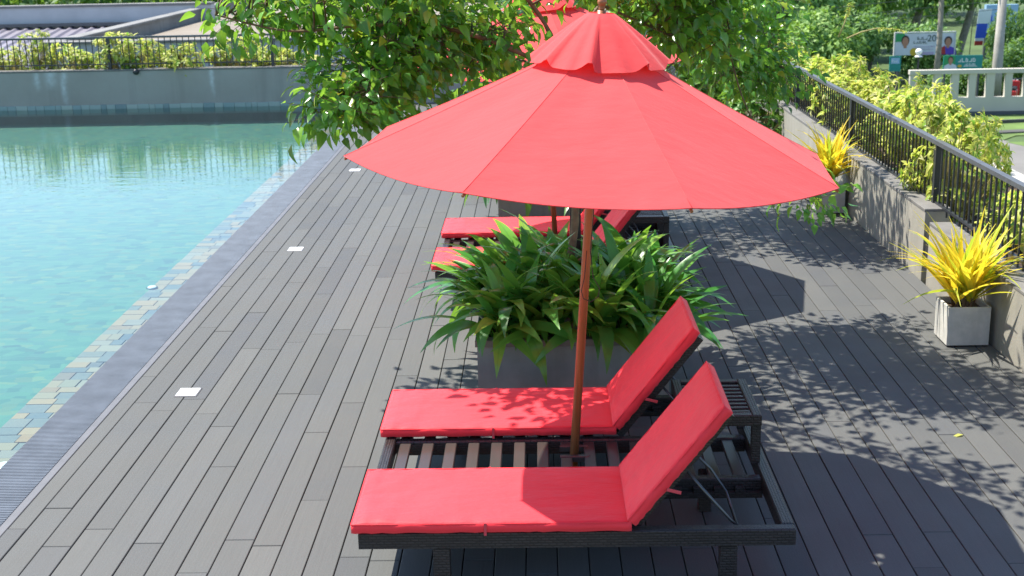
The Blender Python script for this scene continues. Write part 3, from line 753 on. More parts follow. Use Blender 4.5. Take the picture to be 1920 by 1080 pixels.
# ------------------------------------------------------------------ pots with yellow spiky plants
spike_t = [leaf_tpl(L, W, b, .25, 8, 1.0, .45) for L, W, b in ((.56, .046, .2), (.62, .046, .42), (.54, .042, .75), (.46, .050, .12), (.66, .040, .95))]
spike_m = [leaf_mesh('leaf', q, 'spike_leaf') for q in spike_t]
def make_pot(x, y, label, pl_label, sd):
    t = thing('plant_pot', label, 'pot', (x, y, 0), 'square concrete pots'); h, H, w_ = .146, .288, .018
    ms = MB()
    vs = [(-h, -h, .012), (h, -h, .012), (h, h, .012), (-h, h, .012), (-h, -h, H), (h, -h, H), (h, h, H), (-h, h, H), (-h+w_, -h+w_, H), (h-w_, -h+w_, H), (h-w_, h-w_, H), (-h+w_, h-w_, H),
          (-h+w_, -h+w_, H-.06), (h-w_, -h+w_, H-.06), (h-w_, h-w_, H-.06), (-h+w_, h-w_, H-.06)]
    fs = [(0, 1, 5, 4), (1, 2, 6, 5), (2, 3, 7, 6), (3, 0, 4, 7), (3, 2, 1, 0), (4, 5, 9, 8), (5, 6, 10, 9), (6, 7, 11, 10), (7, 4, 8, 11), (8, 9, 13, 12), (9, 10, 14, 13), (10, 11, 15, 14), (11, 8, 12, 15)]
    o = ms.add(vs, fs).build('box', 'pot_concrete', t)
    bv = o.modifiers.new('bevel', 'BEVEL'); bv.width = .004; bv.segments = 2; bv.limit_method = 'ANGLE'
    MB().box(-h+w_+.001, h-w_-.001, -h+w_+.001, h-w_-.001, .1, H-.045).build('soil', 'soil', t)
    for a in (-1, 1):
        for b in (-1, 1): MB().box(a*.1-.02, a*.1+.02, b*.1-.02, b*.1+.02, 0, .0115).build('foot', 'post_dark', t)
    pl = thing('spiky_plant', pl_label, 'plant', (x, y, H-.05), 'yellow spiky potted plants'); r = np.random.default_rng(sd)
    for s in range(10):
        a = s/10*6.28+r.uniform(-.3, .3); rr = r.uniform(.02, .075); b = np.array([rr*math.cos(a), rr*math.sin(a), 0]); hh = r.uniform(.07, .15)
        top = b+np.array([b[0]*.5, b[1]*.5, hh]); MB().tube([b, top], [.011, .008], 7).build('stem', 'bark', pl)
        for q in range(14):
            az = r.uniform(0, 6.28); el = R(89-50*(q/14)**1.3+r.uniform(-10, 10))
            d = np.array([math.cos(az)*math.cos(el)+b[0]*1.5, math.sin(az)*math.cos(el)+b[1]*1.5, math.sin(el)])
            obj('leaf', spike_m[int(r.integers(0, 5))], pl, mw=Matrix(mat4(frame_from(d, (0, 0, 1), r.uniform(-.6, .6)), top-np.array([0, 0, .03*r.random()]), r.uniform(.75, 1.12)).tolist()))
make_pot(2.962, 8.675, 'square pale concrete pot holding a yellow spiky plant, nearer pot against the low wall', 'yellow and green spiky leaved plant in the nearer concrete pot', 5)
make_pot(2.965, 13.0, 'square pale concrete pot behind the parasol edge, farther pot against the low wall', 'yellow spiky leaved plant in the farther pot beyond the parasol edge', 9)

# ------------------------------------------------------------------ trees over the planters
tree_t = [leaf_tpl(L, W, b, .35, 4, 1.5, .55) for L, W, b in ((.095, .056, .3), (.108, .060, .5), (.082, .050, .15), (.10, .053, .75))]
tree_m = [leaf_mesh('leaf', q, 'tree_leaf') for q in tree_t]
def make_tree(label, base, limbs, clusters, nleaf, mat='tree_leaf', tpls=None, meshes=None, npart=290, spread=.16, sd=1, size=1.):
    """limbs: list of polylines with radii; clusters: centres of leafy twigs"""
    r = np.random.default_rng(sd); base = np.array(base, float); tpls = tpls or tree_t
    t = thing('tree', label, 'tree', tuple(base))
    nodes = []
    for k, (pts, r0, r1) in enumerate(limbs):
        P = [np.array(q, float)-base for q in pts]
        # smooth by Catmull-Rom
        S = []
        for i in range(len(P)-1):
            a, b, c, d = P[max(i-1, 0)], P[i], P[i+1], P[min(i+2, len(P)-1)]
            for s in np.linspace(0, 1, 6, endpoint=False): S.append(.5*((2*b)+(c-a)*s+(2*a-5*b+4*c-d)*s*s+(-a+3*b-3*c+d)*s**3))
        S.append(P[-1]); rr = np.linspace(r0, r1, len(S))*(1+.08*r.standard_normal(len(S)))
        MB().tube(S, rr, 9 if k == 0 else 7).build('trunk' if k == 0 else 'branch', 'bark', t, smooth=True); nodes += [(q, a) for q, a in zip(S, rr)] if k else [(S[-1], rr[-1])]
    NP = np.array([q for q, a in nodes])
    Ms, ch = [], []; tw = MB()
    per = max(1, int(nleaf/len(clusters)))
    for c in clusters:
        c = np.array(c, float)-base; i = int(np.argmin(((NP-c)**2).sum(1)+.15*np.maximum(0, NP[:, 2]-c[2])**2)); p = NP[i]
        mid = (p+c)/2+np.array([0, 0, .06])+r.standard_normal(3)*.03
        path = [p, p*.5+mid*.5+r.standard_normal(3)*.012, mid, mid*.5+c*.5+r.standard_normal(3)*.015, c]
        tw.tube(path, [.008, .0065, .005, .004, .002], 5, False)
        axis = c-mid; axis = axis/(np.linalg.norm(axis)+1e-6)
        for q in range(per):
            s = r.random()**.7; off = np.clip(r.standard_normal(3), -1.5, 1.5)*spread*np.array([1, 1, .65])
            pos = mid*(1-s)+c*s+off
            d = off/(np.linalg.norm(off)+1e-6)*.9+axis*.5+np.array([0, 0, -.22])+r.standard_normal(3)*.35
            if abs(d[2]) > 2*np.hypot(d[0], d[1]): d[0] += .3
            up = np.array([0, 0, 1])+np.array([-.2, -.08, 0])+r.standard_normal(3)*.52
            Ms.append(mat4(frame_from(d, up, r.uniform(-.4, .4)), pos, r.uniform(.55, 1.25)*size)); ch.append(int(r.integers(0, len(tpls))))
            if q % 5 == 0: tw.tube([mid*(1-s)+c*s, pos], [.0024, .0014], 4, False)
    tag(tw.build('twig', 'twig', t, smooth=True), kind='stuff')
    Ms = np.array(Ms); ch = np.array(ch)
    W3 = Ms[:, :3, 3]+base; px = np.array([to_px(q) for q in W3])
    vis = (px[:, 0] > 0) & (px[:, 0] < 1920) & (px[:, 1] > -20) & (px[:, 1] < 1080)
    order = np.argsort(np.where(vis, W3[:, 1], 99))
    k = min(npart, int(vis.sum())) if meshes else 0
    for i in order[:k]: obj('leaf', meshes[ch[i]], t, mw=Matrix(Ms[i].tolist()))
    rs = order[k:]
    tag(obj('crown', mass_mesh('crown', mat, tpls, Ms[rs], ch[rs]), t), kind='stuff')
    return t
def in_poly(x, y, poly):
    c = False; j = len(poly)-1
    for i in range(len(poly)):
        xi, yi = poly[i]; xj, yj = poly[j]
        if (yi > y) != (yj > y) and x < (xj-xi)*(y-yi)/(yj-yi)+xi: c = not c
        j = i
    return c
def sample_poly(poly, n, ya, yb, r):
    xs_ = [q[0] for q in poly]; ys_ = [q[1] for q in poly]; out = []
    while len(out) < n:
        x, y = r.uniform(min(xs_), max(xs_)), r.uniform(min(ys_), max(ys_))
        if in_poly(x, y, poly): out.append(at_y(x, y, r.uniform(ya, yb)))
    return out
r1 = np.random.default_rng(4)
cl = []
cl += sample_poly([(640, 20), (830, 20), (850, 140), (760, 190), (690, 180), (640, 120)], 26, 7.5, 8.6, r1)
cl += sample_poly([(620, -140), (900, -140), (900, 20), (640, 20)], 16, 7.6, 8.8, r1)
cl += sample_poly([(400, 0), (640, -20), (640, 100), (560, 80), (430, 40)], 8, 7.6, 8.4, r1)
cl += sample_poly([(620, 130), (720, 150), (720, 205), (660, 215), (610, 190)], 8, 7.4, 8.0, r1)
cl += sample_poly([(590, 185), (690, 200), (695, 218), (610, 212)], 5, 7.5, 7.9, r1)
cl += sample_poly([(830, 40), (960, 10), (960, 110), (850, 170)], 17, 8.0, 9.2, r1)
cl += sample_poly([(400, -160), (640, -160), (640, -40), (430, -20)], 10, 7.6, 8.8, r1)
cl += sample_poly([(1160, -30), (1350, -30), (1350, 130), (1290, 115), (1190, 45)], 26, 8.5, 9.3, r1)
cl += [at_y(1512, 376, 9.3), at_y(1536, 382, 9.3)]
for _ in range(6): cl.append(np.array([r1.uniform(.35, .9), r1.uniform(6.8, 7.35), r1.uniform(2.85, 3.25)]))
# the part of the crown above the picture, which dapples the deck
for _ in range(78): cl.append(np.array([r1.uniform(.1, 1.65), r1.uniform(8.0, 9.9), r1.uniform(2.50, 3.0)]))
for _ in range(9): cl.append(np.array([r1.uniform(-1.35, -.45), r1.uniform(7.15, 7.4), r1.uniform(2.4, 2.8)]))
for _ in range(16): cl.append(np.array([r1.uniform(-1.3, .1), r1.uniform(7.35, 8.6), r1.uniform(2.45, 3.1)]))
T0 = (.20, 8.02, .40)
limbs = [([T0, (.12, 8.02, .62), (.20, 8.03, .85), (.23, 8.05, 1.15), (.22, 8.06, 1.55), (.16, 8.1, 1.95)], .030, .022),
         ([(.16, 8.1, 1.95), (-.15, 8.0, 2.15), (-.6, 7.95, 2.3), (-1.05, 7.9, 2.32), (-1.5, 7.85, 2.30), (-1.95, 7.9, 2.40)], .020, .005),
         ([(.16, 8.1, 1.95), (.05, 8.0, 2.3), (-.25, 7.9, 2.65), (-.7, 7.8, 2.85), (-1.2, 7.9, 2.95)], .018, .005),
         ([(-.6, 7.95, 2.3), (-.9, 7.85, 2.15), (-1.15, 7.75, 1.95), (-1.3, 7.7, 1.8)], .010, .004),
         ([(.16, 8.1, 1.95), (.4, 8.25, 2.4), (.75, 8.5, 2.7), (1.2, 8.8, 2.85), (1.7, 9.1, 2.9)], .020, .005),
         ([(.75, 8.5, 2.7), (.9, 9.0, 2.85), (1.0, 9.5, 2.9)], .011, .004), ([(1.0, 8.7, 2.75), (1.25, 9.0, 2.3), (1.45, 9.2, 1.7), (1.7, 9.3, 1.25), (1.95, 9.3, 1.0)], .009, .0025), ([(.4, 8.25, 2.4), (.7, 8.6, 2.25), (1.0, 8.9, 2.1)], .010, .004), ([(.4, 8.25, 2.4), (.25, 8.7, 2.75), (.3, 9.3, 2.95)], .012, .004)]
PLANTS = [(2.96, 8.68, .65), (2.965, 13.0, .65), (2.96, 8.68, .3), (2.965, 13., .3)]
def clear_sun(c, lim=.62):
    c = np.asarray(c, float)
    for q in PLANTS:
        d = np.array(SUNV)*((c[2]-q[2])/SUNV.z)+np.array(q)-c
        if np.hypot(d[0], d[1]) < lim: return False
    return True
cl = [c for c in cl if clear_sun(c)]
make_tree('broad leaved tree with drooping glossy leaves, overhanging the pool left of the parasol', T0, limbs, cl, 10500, sd=3, meshes=tree_m)
cl = []
r2 = np.random.default_rng(14)
cl += sample_poly([(1170, -40), (1470, -40), (1500, 120), (1480, 200), (1330, 130), (1240, 60)], 44, 11.4, 13.6, r2)
cl += sample_poly([(960, -60), (1120, -60), (1100, 20), (980, 90)], 12, 11.8, 13.2, r2)
for _ in range(56): cl.append(np.array([r2.uniform(-.3, 2.6), r2.uniform(11.8, 14.6), r2.uniform(2.2, 3.2)]))
T1 = (.25, 12.5, .40)
limbs = [([T1, (.16, 12.5, .7), (.25, 12.5, 1.1), (.28, 12.55, 1.6), (.25, 12.6, 1.95)], .032, .024),
         ([(.25, 12.6, 1.95), (.7, 12.5, 2.0), (1.3, 12.4, 2.05), (1.9, 12.4, 2.1), (2.4, 12.5, 2.1)], .022, .005),
         ([(.25, 12.6, 1.95), (.5, 12.8, 2.4), (1.0, 13.1, 2.7), (1.8, 13.4, 2.8)], .018, .005),
         ([(.25, 12.6, 1.95), (0, 12.6, 2.3), (-.4, 12.5, 2.6)], .016, .005), ([(1.3, 12.4, 2.05), (1.6, 12.2, 1.75), (1.9, 12.1, 1.55)], .010, .004), ([(1.0, 13.1, 2.7), (1.4, 12.4, 2.6), (1.7, 12.0, 2.4)], .012, .004)]
cl = [c for c in cl if clear_sun(c)]
make_tree('broad leaved tree with crowded green leaves behind the right slope of the parasol', T1, limbs, cl, 6800, sd=6, meshes=tree_m, spread=.19)
# ------------------------------------------------------------------ shrubs behind the railings
gold_t = [leaf_tpl(L, W, b, .35, 3, 1.3, .6) for L, W, b in ((.075, .030, .5), (.09, .034, .8), (.065, .028, .3))]
bush_t = [leaf_tpl(L, W, b, .35, 3, 1.3, .6) for L, W, b in ((.09, .045, .4), (.11, .05, .7), (.075, .04, .2))]
def shrub_meshes(nr, rx, ry, rz, sd, mat='gold_leaf', tp=None, per=11, size=1.):
    """rosettes of leaves on upright stems"""
    r = np.random.default_rng(sd); tp = tp or gold_t; Ms, ch = [], []; st = MB()
    for k in range(nr):
        while True:
            q = r.uniform(-1, 1, 3)
            if q[0]**2+q[1]**2+(q[2]*.9)**2 < 1: break
        rad = np.linalg.norm(q); q = q/max(rad, 1e-3)*(.55+.45*rad**.5)*(.8+.35*math.sin(3*q[0]+2.1*q[1]+sd))
        c = np.array([q[0]*rx, q[1]*ry, rz*(1+q[2]*.9)]); c[2] = max(c[2], .04)
        st.tube([(c[0]*.35, c[1]*.35, -.02), (c[0]*.7, c[1]*.7, c[2]*.55), c], [.009, .006, .003], 4, False)
        outd = np.array([q[0], q[1], .9+q[2]*.3]); outd /= np.linalg.norm(outd)
        for j in range(per):
            a = j*2.4+r.uniform(-.3, .3); e = R(r.uniform(-12, 62)); F = frame_from(outd, (0, 1, .1))
            d = outd*math.sin(e)+(F[:, 0]*math.cos(a)+F[:, 2]*math.sin(a))*math.cos(e)
            Ms.append(mat4(frame_from(d, outd, r.uniform(-.3, .3)), c-outd*r.uniform(0, .05), r.uniform(.7, 1.25)*size)); ch.append(int(r.integers(0, len(tp))))
    return mass_mesh('foliage', mat, tp, np.array(Ms), np.array(ch)), st.mesh('stem', 'yellow_twig')
def place_shrub(ms, x, y, z, label, group, s=1., rz=0., name='golden_shrub', cat='shrub', sz=None):
    t = thing(name, label, cat, (x, y, z), group); t.rotation_euler.z = rz; t.scale = (s, s, sz or s)
    tag(obj('foliage', ms[0], t), kind='stuff'); tag(obj('stem', ms[1], t), kind='stuff'); return t
SH = [shrub_meshes(90, .55, .34, .22, 31), shrub_meshes(105, .5, .34, .30, 32), shrub_meshes(80, .5, .32, .18, 33), shrub_meshes(80, .42, .3, .36, 34)]
SHG = shrub_meshes(60, .5, .36, .30, 35, 'bush_leaf', bush_t)
words = ['low golden shrub behind the far railing at the left edge of the picture', 'thin golden shrub behind the far railing above the first white wall streak', 'golden shrub behind the far railing just left of its post',
         'tall bushy golden shrub behind the far railing right of its post', 'golden shrub with a high tuft above the far railing left of the tree leaves', 'dense golden shrub behind the far railing below the tips of the tree leaves',
         'low golden shrub on the far wall at the edge of the hanging tree leaves', 'golden shrub on the far wall behind the hanging tree leaves']
for k, (px, i, s, sz) in enumerate(((4, 1, 1.0, .95), (72, 3, 1.0, 1.2), (148, 0, 1.35, 1.35), (245, 1, 1.5, 1.35), (330, 0, 1.3, 1.35), (430, 1, 1.35, 1.1), (500, 2, 1.25, 1.25), (575, 0, 1.25, .95))):
    x = at_y(px, 110, 22.85)[0]; place_shrub(SH[i], x, 22.88, .5, words[k], 'golden shrubs along the far railing', s, k*1.3, sz=sz)
for k, (px, i) in enumerate(((690, 1), (790, 2))):
    x = at_y(px, 110, 22.85)[0]; place_shrub(SH[i], x, 22.9, .5, ('golden shrub on the far wall glimpsed through the densest tree leaves', 'golden shrub on the far wall just left of the second parasol')[k], 'golden shrubs along the far railing', .9, k)
place_shrub(SHG, at_y(252, 110, 22.7)[0], 22.72, .48, 'dark green shrub among the golden ones just right of the railing post', None, .62, 1., 'green_shrub')
# sprigs that reach above the rail on the neighbouring roof edge
# right-hand bed
BH = [shrub_meshes(190, .62, .62, .42, 41, per=12, size=1.2), shrub_meshes(230, .7, .7, .52, 42, per=12, size=1.2), shrub_meshes(150, .5, .55, .34, 43, per=12, size=1.25)]
rb = [(3.80, 9.75, .34, 2, .85, .85), (3.52, 10.9, .34, 0, .74, 1.25), (3.80, 11.7, .34, 2, .8, .95), (3.98, 12.5, .34, 0, .88, 1.25), (4.0, 13.8, .34, 1, .85, .9), (3.85, 15.0, .34, 1, .85, 1.0), (3.85, 16.4, .34, 0, .95, 1.15), (3.8, 18.0, .34, 1, 1.0, .92), (3.8, 19.8, .34, 1, 1.0, .8), (3.8, 21.4, .34, 0, 1.0, .85)]
rw = ['low golden shrub beyond the railing above the nearer potted plant', 'golden shrub bulging over the rail at the thick railing post', 'small golden shrub showing between balusters left of the thick railing post', 'wide golden shrub leaning out over the lawn in the middle of the right-hand bed',
      'golden shrub between the balusters above the farther potted plant', 'golden shrub covering the bend of the rail beyond the farther pot', 'tall golden shrub in the bed right of the billboard side', 'tall golden shrub under the long bare shoots', 'big golden shrub near the far end of the right-hand bed', 'golden shrub at the far corner of the right-hand bed']
for k, (x, y, z, i, s, sz) in enumerate(rb):
    place_shrub(BH[i], x, y, z, rw[k], 'golden shrubs along the right-hand railing', s, k*1.7, sz=sz)
GB = shrub_meshes(150, .6, .6, .5, 51, 'bush_leaf', bush_t, 12, 1.2)
for k, (x, y, z, s, sz, lab) in enumerate(((2.75, 16.9, .0, .85, 1.0, 'bright green leafy bush at the end of the deck behind the parasol slope'), (2.2, 18.9, .0, 1.0, 1.25, 'tall bright green bush on the deck end, beyond the first bush'), (3.0, 20.6, 0., 1.0, 1.3, 'green bush in the far right corner of the deck'))):
    place_shrub(GB, x, y, z, lab, 'green bushes at the deck end', s, k, 'green_bush', sz=sz)
# two long shoots
def shoot(pts, label):
    P = [np.array(q) for q in pts]; b = P[0]; t = thing('long_shoot', label, 'shoot', tuple(b)); m = MB(); m.tube([q-b for q in P], np.linspace(.012, .005, len(P)), 6); m.build('stem', 'yellow_twig', t, smooth=True)
    r = np.random.default_rng(len(label)); Ms, ch = [], []
    for k in range(len(P)-1):
        for s in np.linspace(0, 1, 12):
            if k+s < (len(P)-1)*.52: continue
            c = P[k]*(1-s)+P[k+1]*s-b
            for q in range(3):
                a = r.uniform(0, 6.28); d = np.array([math.cos(a), math.sin(a), r.uniform(-.4, .6)]); Ms.append(mat4(frame_from(d, (0, 0, 1), 0), c, r.uniform(.5, .85))); ch.append(int(r.integers(0, 3)))
    tag(obj('foliage', mass_mesh('foliage', 'gold_leaf', gold_t, np.array(Ms), np.array(ch)), t), kind='stuff')
shoot([at_y(1572, 70, 17.), at_y(1583, 45, 17.), at_y(1590, 22, 17.), at_y(1597, 5, 17.)], 'upright bare golden shoot with a leafy tip rising above the right-hand shrubs')
shoot([at_y(1588, 72, 16.5), at_y(1615, 60, 16.5), at_y(1645, 53, 16.5), at_y(1672, 54, 16.5), at_y(1697, 58, 16.5)], 'long golden shoot arching sideways towards the billboard')

# ------------------------------------------------------------------ neighbouring roofs, far left
f_conc('roof_conc', (.15, .15, .145), (.23, .23, .22), 1.2)
plain('roof_wall', (.44, .46, .475), .8, .08, 1.5)
plain('roof_tan', (.20, .172, .138), .9, .2, .5)
plain('roof_metal', (.20, .188, .225), .45, .12, 1.2)
def on_roof(px, py):     # metal roof plane z = .122*(Y-26)
    d = ray(px, py); k = (.122*(0)-CAMH-.122*26)/(d[2]-.122*d[1]); return np.array([0, 0, CAMH])+d*k
hs = thing('metal_roofed_building', 'neighbouring building with ribbed purple grey metal roof behind the far railing', 'building', (-14, 26, GZ))
xr = at_z(140, 66, .75)[0]-.02
zA, YH = -1.48-GZ, 14.
def rz(y): return zA+.122*y
m = MB(); x = -26.
while x < xr-.3:
    for y in (1.8, YH):
        m.v += [(x+14, y, rz(y)), (x+.06+14, y, rz(y)+.05), (x+.12+14, y, rz(y)+.05), (x+.18+14, y, rz(y)), (x+.34+14, y, rz(y))]
    b = len(m.v)-10
    m.f += [(b+q, b+q+1, b+q+6, b+q+5) for q in range(4)]
    x += .34
m.build('roof', 'roof_metal', hs)
MB().box(-12, xr+14-.05, 1.9, YH, 0, rz(1.8)-.05).build('wall', 'roof_wall', hs)
MB().box(-12, xr+14+.6, YH+.01, YH+.4, 0, rz(YH)+.62).build('parapet', 'roof_wall', hs); MB().box(-12, xr+14+.6, YH-.03, YH+.44, rz(YH)+.621, rz(YH)+.69).build('parapet_cap', 'roof_conc', hs)
MB().box(-12, xr+14-.05, YH-.2, YH+.008, rz(YH)+.06, rz(YH)+.15).build('parapet_shadow_strip', 'iron_grey', hs)  # dark strip standing in for the shadow line at the parapet's foot
fr = thing('flat_roofed_building', 'neighbouring building with flat tan roof ringed by a concrete parapet', 'building', (xr, 27.7, GZ))
zt = .75-GZ
MB().box(0, 13, 0, .25, 0, zt-.05).build('wall', 'roof_wall', fr); MB().box(-.05, 13.05, -.06, .28, zt-.0495, zt, .01).build('parapet_cap', 'roof_conc', fr)
MB().box(0, .25, .2505, 19, 0, zt-.055).build('wall', 'roof_conc', fr); MB().box(-.05, .3, .2805, 19.05, zt-.0545, zt-.002, .01).build('parapet_cap', 'roof_conc', fr)
MB().box(.2505, 12.9, .2505, 19, 0, zt-.36).build('roof', 'roof_tan', fr)

# ------------------------------------------------------------------ far right: lawn, path, gate wall, signs, street
def sheet(name, pts, z, mat, kind='structure'):
    m = MB().add([(*at_z(x, y, z)[:2], z) for x, y in pts], [tuple(range(len(pts)))]); return tag(m.build(name, mat), kind=kind)
plain('lawn', (.10, .165, .035), .9, .25, 1.2); plain('paving', (.155, .15, .14), .85, .1, .8); plain('kerb', (.07, .07, .065), .8, .15, 1.)
D0 = 40.
sheet('path', [(1600, 420), (2300, 520), (2300, 300), (1960, 285), (1880, 262), (1600, 262)], GZ+.004, 'paving')
sheet('lawn', [(1600, 262), (1882, 262), (1905, 254), (2300, 240), (2300, 205), (1600, 222)], GZ+.008, 'lawn')
sheet('lawn', [(1885, 266), (1985, 288), (2300, 300), (2300, 262)], GZ+.012, 'lawn')
a_, b_ = at_z(1840, 233, GZ), at_z(2010, 226, GZ)
for (p0, p1, w_, h) in (((1780, 236), (2010, 225), .12, .12), ((1780, 254), (1925, 247), .5, .05)):
    A_, B_ = at_z(*p0, GZ), at_z(*p1, GZ); d = (B_-A_); L = np.linalg.norm(d); d /= L
    m = MB(); m.obox(((A_+B_)/2+np.array([0, 0, h/2+.01])), d, np.array([-d[1], d[0], 0]), np.array([0, 0, 1.]), L/2, w_/2, h/2); tag(m.build('kerb', 'kerb'), kind='structure')
GY = 50.6
plain('gate_paint', (.50, .47, .41), .8, .06, .8)
gx0 = at_y(1705, 135, GY)[0]; gt = thing('boundary_wall', 'beige boundary wall with tall rectangular openings beyond the lawn', 'wall', (gx0, GY, GZ)); Z = lambda px, py: at_y(px, py, GY)[2]-GZ
XW = lambda px: at_y(px, 160, GY)[0]-gx0
zt, zo, zl = Z(1800, 130), Z(1800, 138), Z(1880, 181)
MB().box(0, 14, -.1, .15, zo, zt, .01).build('top_beam', 'gate_paint', gt); MB().box(0, 14, -.06, .12, .15, zl).build('panel', 'gate_paint', gt); MB().box(0, 14, -.075, .13, 0, .1495).build('plinth', 'iron_grey', gt)
for a, b in ((1705, 1726), (1750, 1764), (1783, 1797), (1816, 1829), (1848, 1864), (1884, 1897), (1918, 1932), (1953, 1968), (1990, 2004)): MB().box(XW(a), XW(b), -.055, .115, zl+.001, zo-.001).build('pillar', 'gate_paint', gt)
railing('railing', 'short black railing at the left end of the beige boundary wall', (gx0-2.2, GY+.1, 0), (gx0-.03, GY+.1, 0), GZ, GZ+1.42, [.05, 1.1, 2.1], sp=.14)
# signs
def flat_mat(n, c, rough=.5): plain(n, c, rough, .05, 2.)
for n, c in (('sign_white', (.60, .61, .68)), ('sign_green', (.02, .30, .10)), ('sign_teal', (.01, .24, .22)), ('sign_blue', (.03, .09, .55)), ('sign_skin', (.42, .20, .13)), ('sign_hair', (.02, .016, .016)), ('sign_shirt', (.60, .62, .70)), ('sign_sari', (.10, .05, .45)), ('sign_red', (.42, .03, .03)), ('sign_yellow', (.62, .40, .03)), ('sign_ink', (.06, .10, .10)), ('sign_pale', (.70, .74, .74)), ('sky_blue', (.28, .46, .66)), ('sign_frame', (.55, .56, .56)), ('sign_lilac', (.45, .36, .55))): flat_mat(n, c)
def ell(m, cx, cz, rx, rz, y, th=.01, n=16):
    vs = [(cx+rx*math.cos(2*math.pi*k/n), y, cz+rz*math.sin(2*math.pi*k/n)) for k in range(n)]; b = [(x, y+th, z) for x, _, z in vs]
    m.add(vs+b, [tuple(range(n))]+[(k, (k+1) % n, n+(k+1) % n, n+k) for k in range(n)])
def text_lines(par, x, z, w_, h, y, sd, mat):
    r = random.Random(sd); m = MB(); cx = x
    while cx < x+w_-h*.4:
        g_ = h*r.uniform(.55, .85); k = r.randrange(3); t_ = h*.2
        m.box(cx, cx+g_, y, y+.008, z, z+t_)
        if k != 1: m.box(cx, cx+t_, y, y+.008, z+t_+.0005, z+h)
        if k != 0: m.box(cx+g_-t_, cx+g_, y, y+.008, z+t_+.0005, z+h*r.uniform(.6, 1.2))
        if k == 2: m.box(cx+t_+.001, cx+g_-t_-.001, y, y+.008, z+h-t_, z+h)
        cx += g_+h*.22
    return m.build('lettering', mat, par)
def text_obj(s, par, x, z, size, y, mat):
    cu = bpy.data.curves.new('lettering', 'FONT'); cu.body = s; cu.size = size; cu.extrude = .004
    cu.materials.append(MATS[mat]); o = bpy.data.objects.new('lettering', cu); COL.objects.link(o); o.parent = par; o.location = (x, y, z); o.rotation_euler = (math.pi/2, 0, 0)
    dg = bpy.context.evaluated_depsgraph_get(); me = bpy.data.meshes.new_from_object(o.evaluated_get(dg)); bpy.data.objects.remove(o)
    o = obj('lettering', me, par, (x, y, z)); o.rotation_euler = (math.pi/2, 0, 0)
    if not me.materials: me.materials.append(MATS[mat])
    return o
SY = 60.
q0, q1 = at_y(1677, 104, SY), at_y(1791, 61, SY); bw, bh = q1[0]-q0[0], q1[2]-q0[2]
bb = thing('billboard', 'white billboard with two portraits and the number 20 above the beige wall', 'billboard', (q0[0], SY, q0[2]))
MB().box(0, bw, 0, .06, 0, bh).build('board', 'sign_white', bb)
for b in ((-.05, 0, bh), (bw, bw+.05, bh)): MB().box(b[0], b[1], -.03, .09, -.02, bh+.02).build('frame', 'sign_frame', bb)
MB().box(-.05, bw+.05, -.03, .09, bh+.0205, bh+.06).build('frame', 'sign_frame', bb)
for x in (.15, bw-.15): MB().box(x-.05, x+.05, .07, .17, GZ-q0[2], bh*.9).build('post', 'iron_grey', bb)
MB().box(.01, .16*bw, -.008, -.001, bh*.62, bh-.01).build('green_corner', 'sign_green', bb)
def portrait(par, cx, z0, s, shirt, hair_w, y=-.012):
    m = MB(); m.add([(cx-.62*s, y, z0), (cx+.62*s, y, z0), (cx+.56*s, y, z0+.38*s), (cx+.2*s, y, z0+.56*s), (cx-.2*s, y, z0+.56*s), (cx-.56*s, y, z0+.38*s)], [(0, 1, 2, 3, 4, 5)]); p = m.build('portrait', shirt, par)
    m = MB(); ell(m, cx, z0+.93*s, .245*s*hair_w, .33*s, y-.004, .003); m.build('hair', 'sign_hair', p)
    m = MB(); ell(m, cx, z0+.84*s, .205*s, .30*s, y-.008, .003); m.box(cx-.1*s, cx+.1*s, y-.006, y-.004, z0+.45*s, z0+.62*s); m.build('face', 'sign_skin', p); return p
portrait(bb, .17*bw, 0.0, .72, 'sign_shirt', 1.05); portrait(bb, .90*bw-.02, 0.0, .66, 'sign_sari', 1.12)
m = MB(); ell(m, .32*bw, .15*bh, .13*bw/2, .13*bw/2, -.02, .006); m.build('round_badge', 'sign_yellow', bb)
m = MB(); m.add([(.72*bw, -.021, .02), (.86*bw, -.021, .02), (.84*bw, -.021, .42*bh), (.76*bw, -.021, .28*bh)], [(0, 1, 2, 3)]); m.build('shawl', 'sign_red', bb)
text_obj('20', bb, .535*bw, .62*bh, .42, -.014, 'sign_ink')
text_lines(bb, .37*bw, .70*bh, .15*bw, .13, -.014, 3, 'sign_ink'); text_lines(bb, .31*bw, .53*bh, .22*bw, .12, -.014, 4, 'sign_ink'); text_lines(bb, .33*bw, .36*bh, .34*bw, .05, -.014, 5, 'sign_lilac'); text_lines(bb, .36*bw, .24*bh, .28*bw, .05, -.014, 6, 'sign_lilac')
MB().box(.30*bw+.1, .66*bw, -.006, -.001, .01, .14*bh).build('lilac_strip', 'sign_lilac', bb)
SY2 = 56.
q0, q1 = at_y(1768, 131, SY2), at_y(1843, 103, SY2); bw, bh = q1[0]-q0[0], q1[2]-q0[2]
b2 = thing('signboard', 'teal and green signboard with a portrait and white lettering above the beige wall', 'sign', (q0[0], SY2, q0[2]))
MB().box(0, bw, 0, .05, 0, bh).build('board', 'sign_teal', b2); MB().box(.005, .3*bw, -.007, -.001, .005, bh-.005).build('green_field', 'sign_green', b2); portrait(b2, .18*bw, 0, .46, 'sign_shirt', 1.)
text_lines(b2, .38*bw, .52*bh, .42*bw, .17, -.012, 8, 'sign_pale'); text_lines(b2, .52*bw, .2*bh, .34*bw, .13, -.012, 9, 'sign_pale'); m = MB(); ell(m, .42*bw, .25*bh, .09, .06, -.012, .006); m.build('yellow_mark', 'sign_yellow', b2)
for x in (.1, bw-.1): MB().box(x-.04, x+.04, .055, .13, GZ-q0[2], bh*.9).build('post', 'iron_grey', b2)
